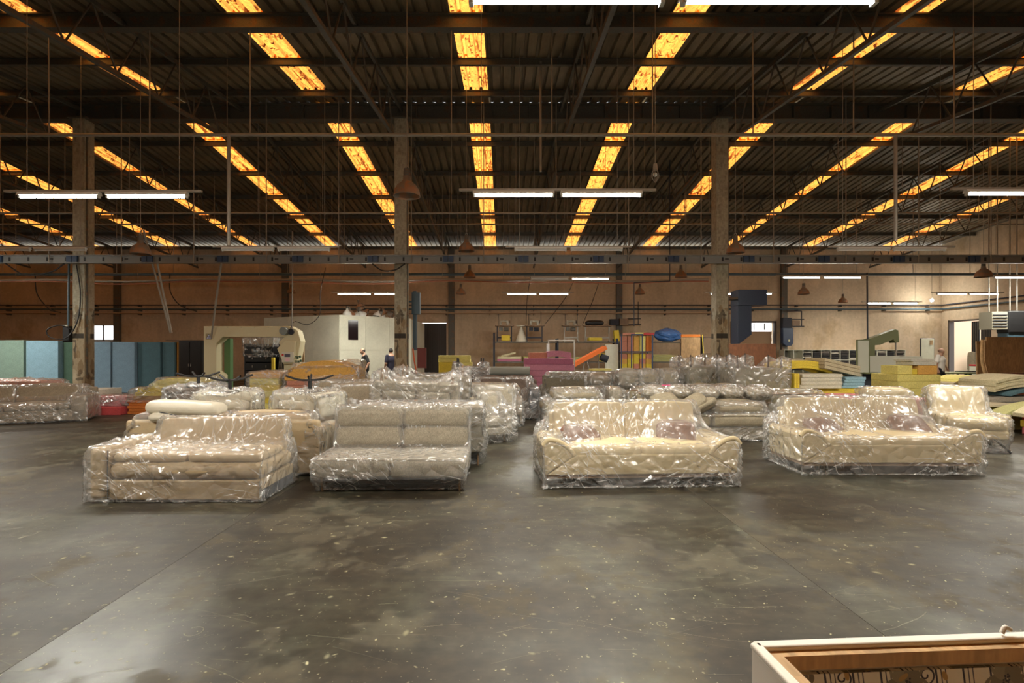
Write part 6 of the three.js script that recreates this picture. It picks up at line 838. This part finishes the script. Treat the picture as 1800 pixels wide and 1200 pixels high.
  const hairF = loc((x, y, z) => { const shell = el(x, y - 0.034, z + 0.016, [0.082, 0.1, 0.1], 0.9); let cut; if (o.bald) cut = Math.max(shell, y - 0.06, z - 0.02, -y - 0.03); else cut = Math.max(shell, -(y + 0.0 + z * -0.55), z - 0.07); if (o.beard) { const b = Math.max(el(x, y + 0.06, z - 0.028, [0.06, 0.058, 0.068], 0.9), y + 0.02, -z); cut = Math.min(cut, b); } return cut; });
  part(t, 'hair', meshField(hairF, [hx[0], hx[1], hx[2]], 0.17, 64), mat(o.hair || [0.02, 0.016, 0.013], 0.85));
}
person('man in a black t-shirt and dark jeans walking past the white booth', [-5.5, 0, -20.4], -Math.PI / 2 + 0.35, { shirt: [0.012, 0.012, 0.012], pants: [0.012, 0.014, 0.022], bald: true, beard: true, head: [0, 0.45], pose: { head: [0, 1.6, 0.1], neck: [0, 1.46, 0.04], lk: [0.1, 0.5, 0.2], la: [0.1, 0.1, 0.2], rk: [-0.1, 0.5, 0.0], ra: [-0.1, 0.12, -0.3], le: [0.26, 1.14, -0.1], lw: [0.28, 0.9, 0.02], re: [-0.25, 1.15, 0.06], rw: [-0.24, 0.98, 0.26] } });
person('man in a navy t-shirt half hidden behind the scraped column', [-4.42, 0, -20.2], Math.PI + 0.7, { shirt: [0.014, 0.013, 0.03], pants: [0.09, 0.075, 0.06], head: [-0.4, 0.1], beard: true, pose: { re: [-0.25, 1.15, 0.02], rw: [-0.2, 0.92, 0.16] } });
person('man in a white t-shirt and black trousers by the open door', [17.3, 0, -20.3], 0.6, { shirt: [0.75, 0.72, 0.66], pants: [0.012, 0.012, 0.014], bald: true, hair: [0.2, 0.12, 0.08], head: [0.7, 0.0], pose: { le: [0.3, 1.17, 0.02], lw: [0.42, 0.95, 0.1], re: [-0.27, 1.15, -0.04], rw: [-0.28, 0.9, 0.02], lk: [0.12, 0.5, 0.1], la: [0.12, 0.08, 0.05] } });
// ---------------------------------------------------------------- loose cables and fittings
for (const [pts, r, lab] of [
  [[[-13.22, 4.3, -15.85], [-13.1, 3.4, -15.85], [-13.2, 2.5, -15.84], [-13.5, 2.02, -15.8], [-14.0, 2.05, -15.8], [-14.1, 2.25, -15.8], [-13.7, 2.42, -15.82], [-13.42, 2.3, -15.9]], 0.018, 'black cable looping down the column by the blue foam'],
  [[[-15.2, 4.3, -15.6], [-14.6, 3.95, -15.62], [-13.8, 4.05, -15.65], [-13.4, 4.28, -15.62]], 0.02, 'short black cable sagging under the tray beside the column by the blue foam'],
  [[[-4.0, 4.28, -15.6], [-3.7, 4.08, -15.62], [-3.3, 4.1, -15.62], [-3.0, 4.28, -15.6]], 0.02, 'short black cable sagging under the tray beside the scraped column'],
  [[[-14.6, 5.0, -22.4], [-14.5, 4.2, -22.3], [-14.0, 3.6, -22.2], [-13.3, 3.35, -22.2]], 0.022, 'black cable end hanging behind the upright blue foam'],
  [[[-20.5, 5.0, -22.4], [-20.3, 4.1, -22.3], [-19.6, 3.4, -22.2], [-19.2, 3.3, -22.2]], 0.022, 'black cable end hanging above the mint foam'],
  [[[1.2, 5.0, -22.45], [1.15, 4.1, -25], [1.2, 3.1, -27.2]], 0.014, 'thin cable running down beside the pale tapered stand'],
  [[[3.2, 5.0, -22.45], [3.0, 4.2, -25], [2.2, 3.05, -27.2]], 0.016, 'thin cable slanting down to the second sewing machine'],
  [[[4.3, 5.0, -22.45], [4.32, 4.0, -25], [4.2, 3.05, -27.2]], 0.014, 'thin cable running down to the third sewing machine'],
  [[[9.9, 4.9, -22.45], [9.95, 3.5, -23.6], [9.9, 2.6, -24.2]], 0.014, 'cable with a small plug hanging over the narrow rack'],
]) solo('hanging_cable', lab, 'cable', tube(pts, r, 6, 40), M.black);
{ const t = thing('wall_mounted_switch', 'dark switch unit on a bracket at the column by the blue foam', 'switch', [-13.6, 2.15, -16.0]); part(t, 'case', rbox(0.2, 0.5, 0.2, 0.02), M.black); part(t, 'white_label', box(0.14, 0.04, 0.01, 0, 0.26, 0.105), M.white); part(t, 'blue_pipe', bar([0, 0.25, 0], [0.02, 2.2, 0], 0.03), M.pipeBlue); part(t, 'bracket', box(0.3, 0.05, 0.05, 0.15, 0.1, 0), M.steel); }
{ const t = thing('wall_mounted_light_arm', 'thin bent conduit arm by the duct column', 'conduit', [5.1, 0, -20]); part(t, 'arm', [bar([0, 2.6, 0], [0, 4.3, 0], 0.018), bar([0, 4.3, 0], [1.4, 4.36, 0], 0.018), bar([1.4, 4.36, 0], [1.4, roofY(20) + 0.05, 0], 0.018)], M.lining); }
{ const t = thing('wall_mounted_vent', 'brown vent box with bracket on the far wall pilaster behind the sewing tables', 'vent', [7.0, 3.35, -30.3]); part(t, 'case', box(0.5, 0.4, 0.35, 0.1, 0, 0), M.wood); part(t, 'head', box(0.5, 0.35, 0.3, -0.45, 0, 0), M.lining); part(t, 'bracket', [bar([0.3, -0.15, 0.1], [1.1, -0.15, 0.1], 0.025), bar([0.95, -0.15, 0.1], [0.95, 1.2, 0.1], 0.025), bar([0.3, 0.2, 0.1], [1.1, 0.2, 0.1], 0.025)], M.lining); }
renderer.render(scene, camera);
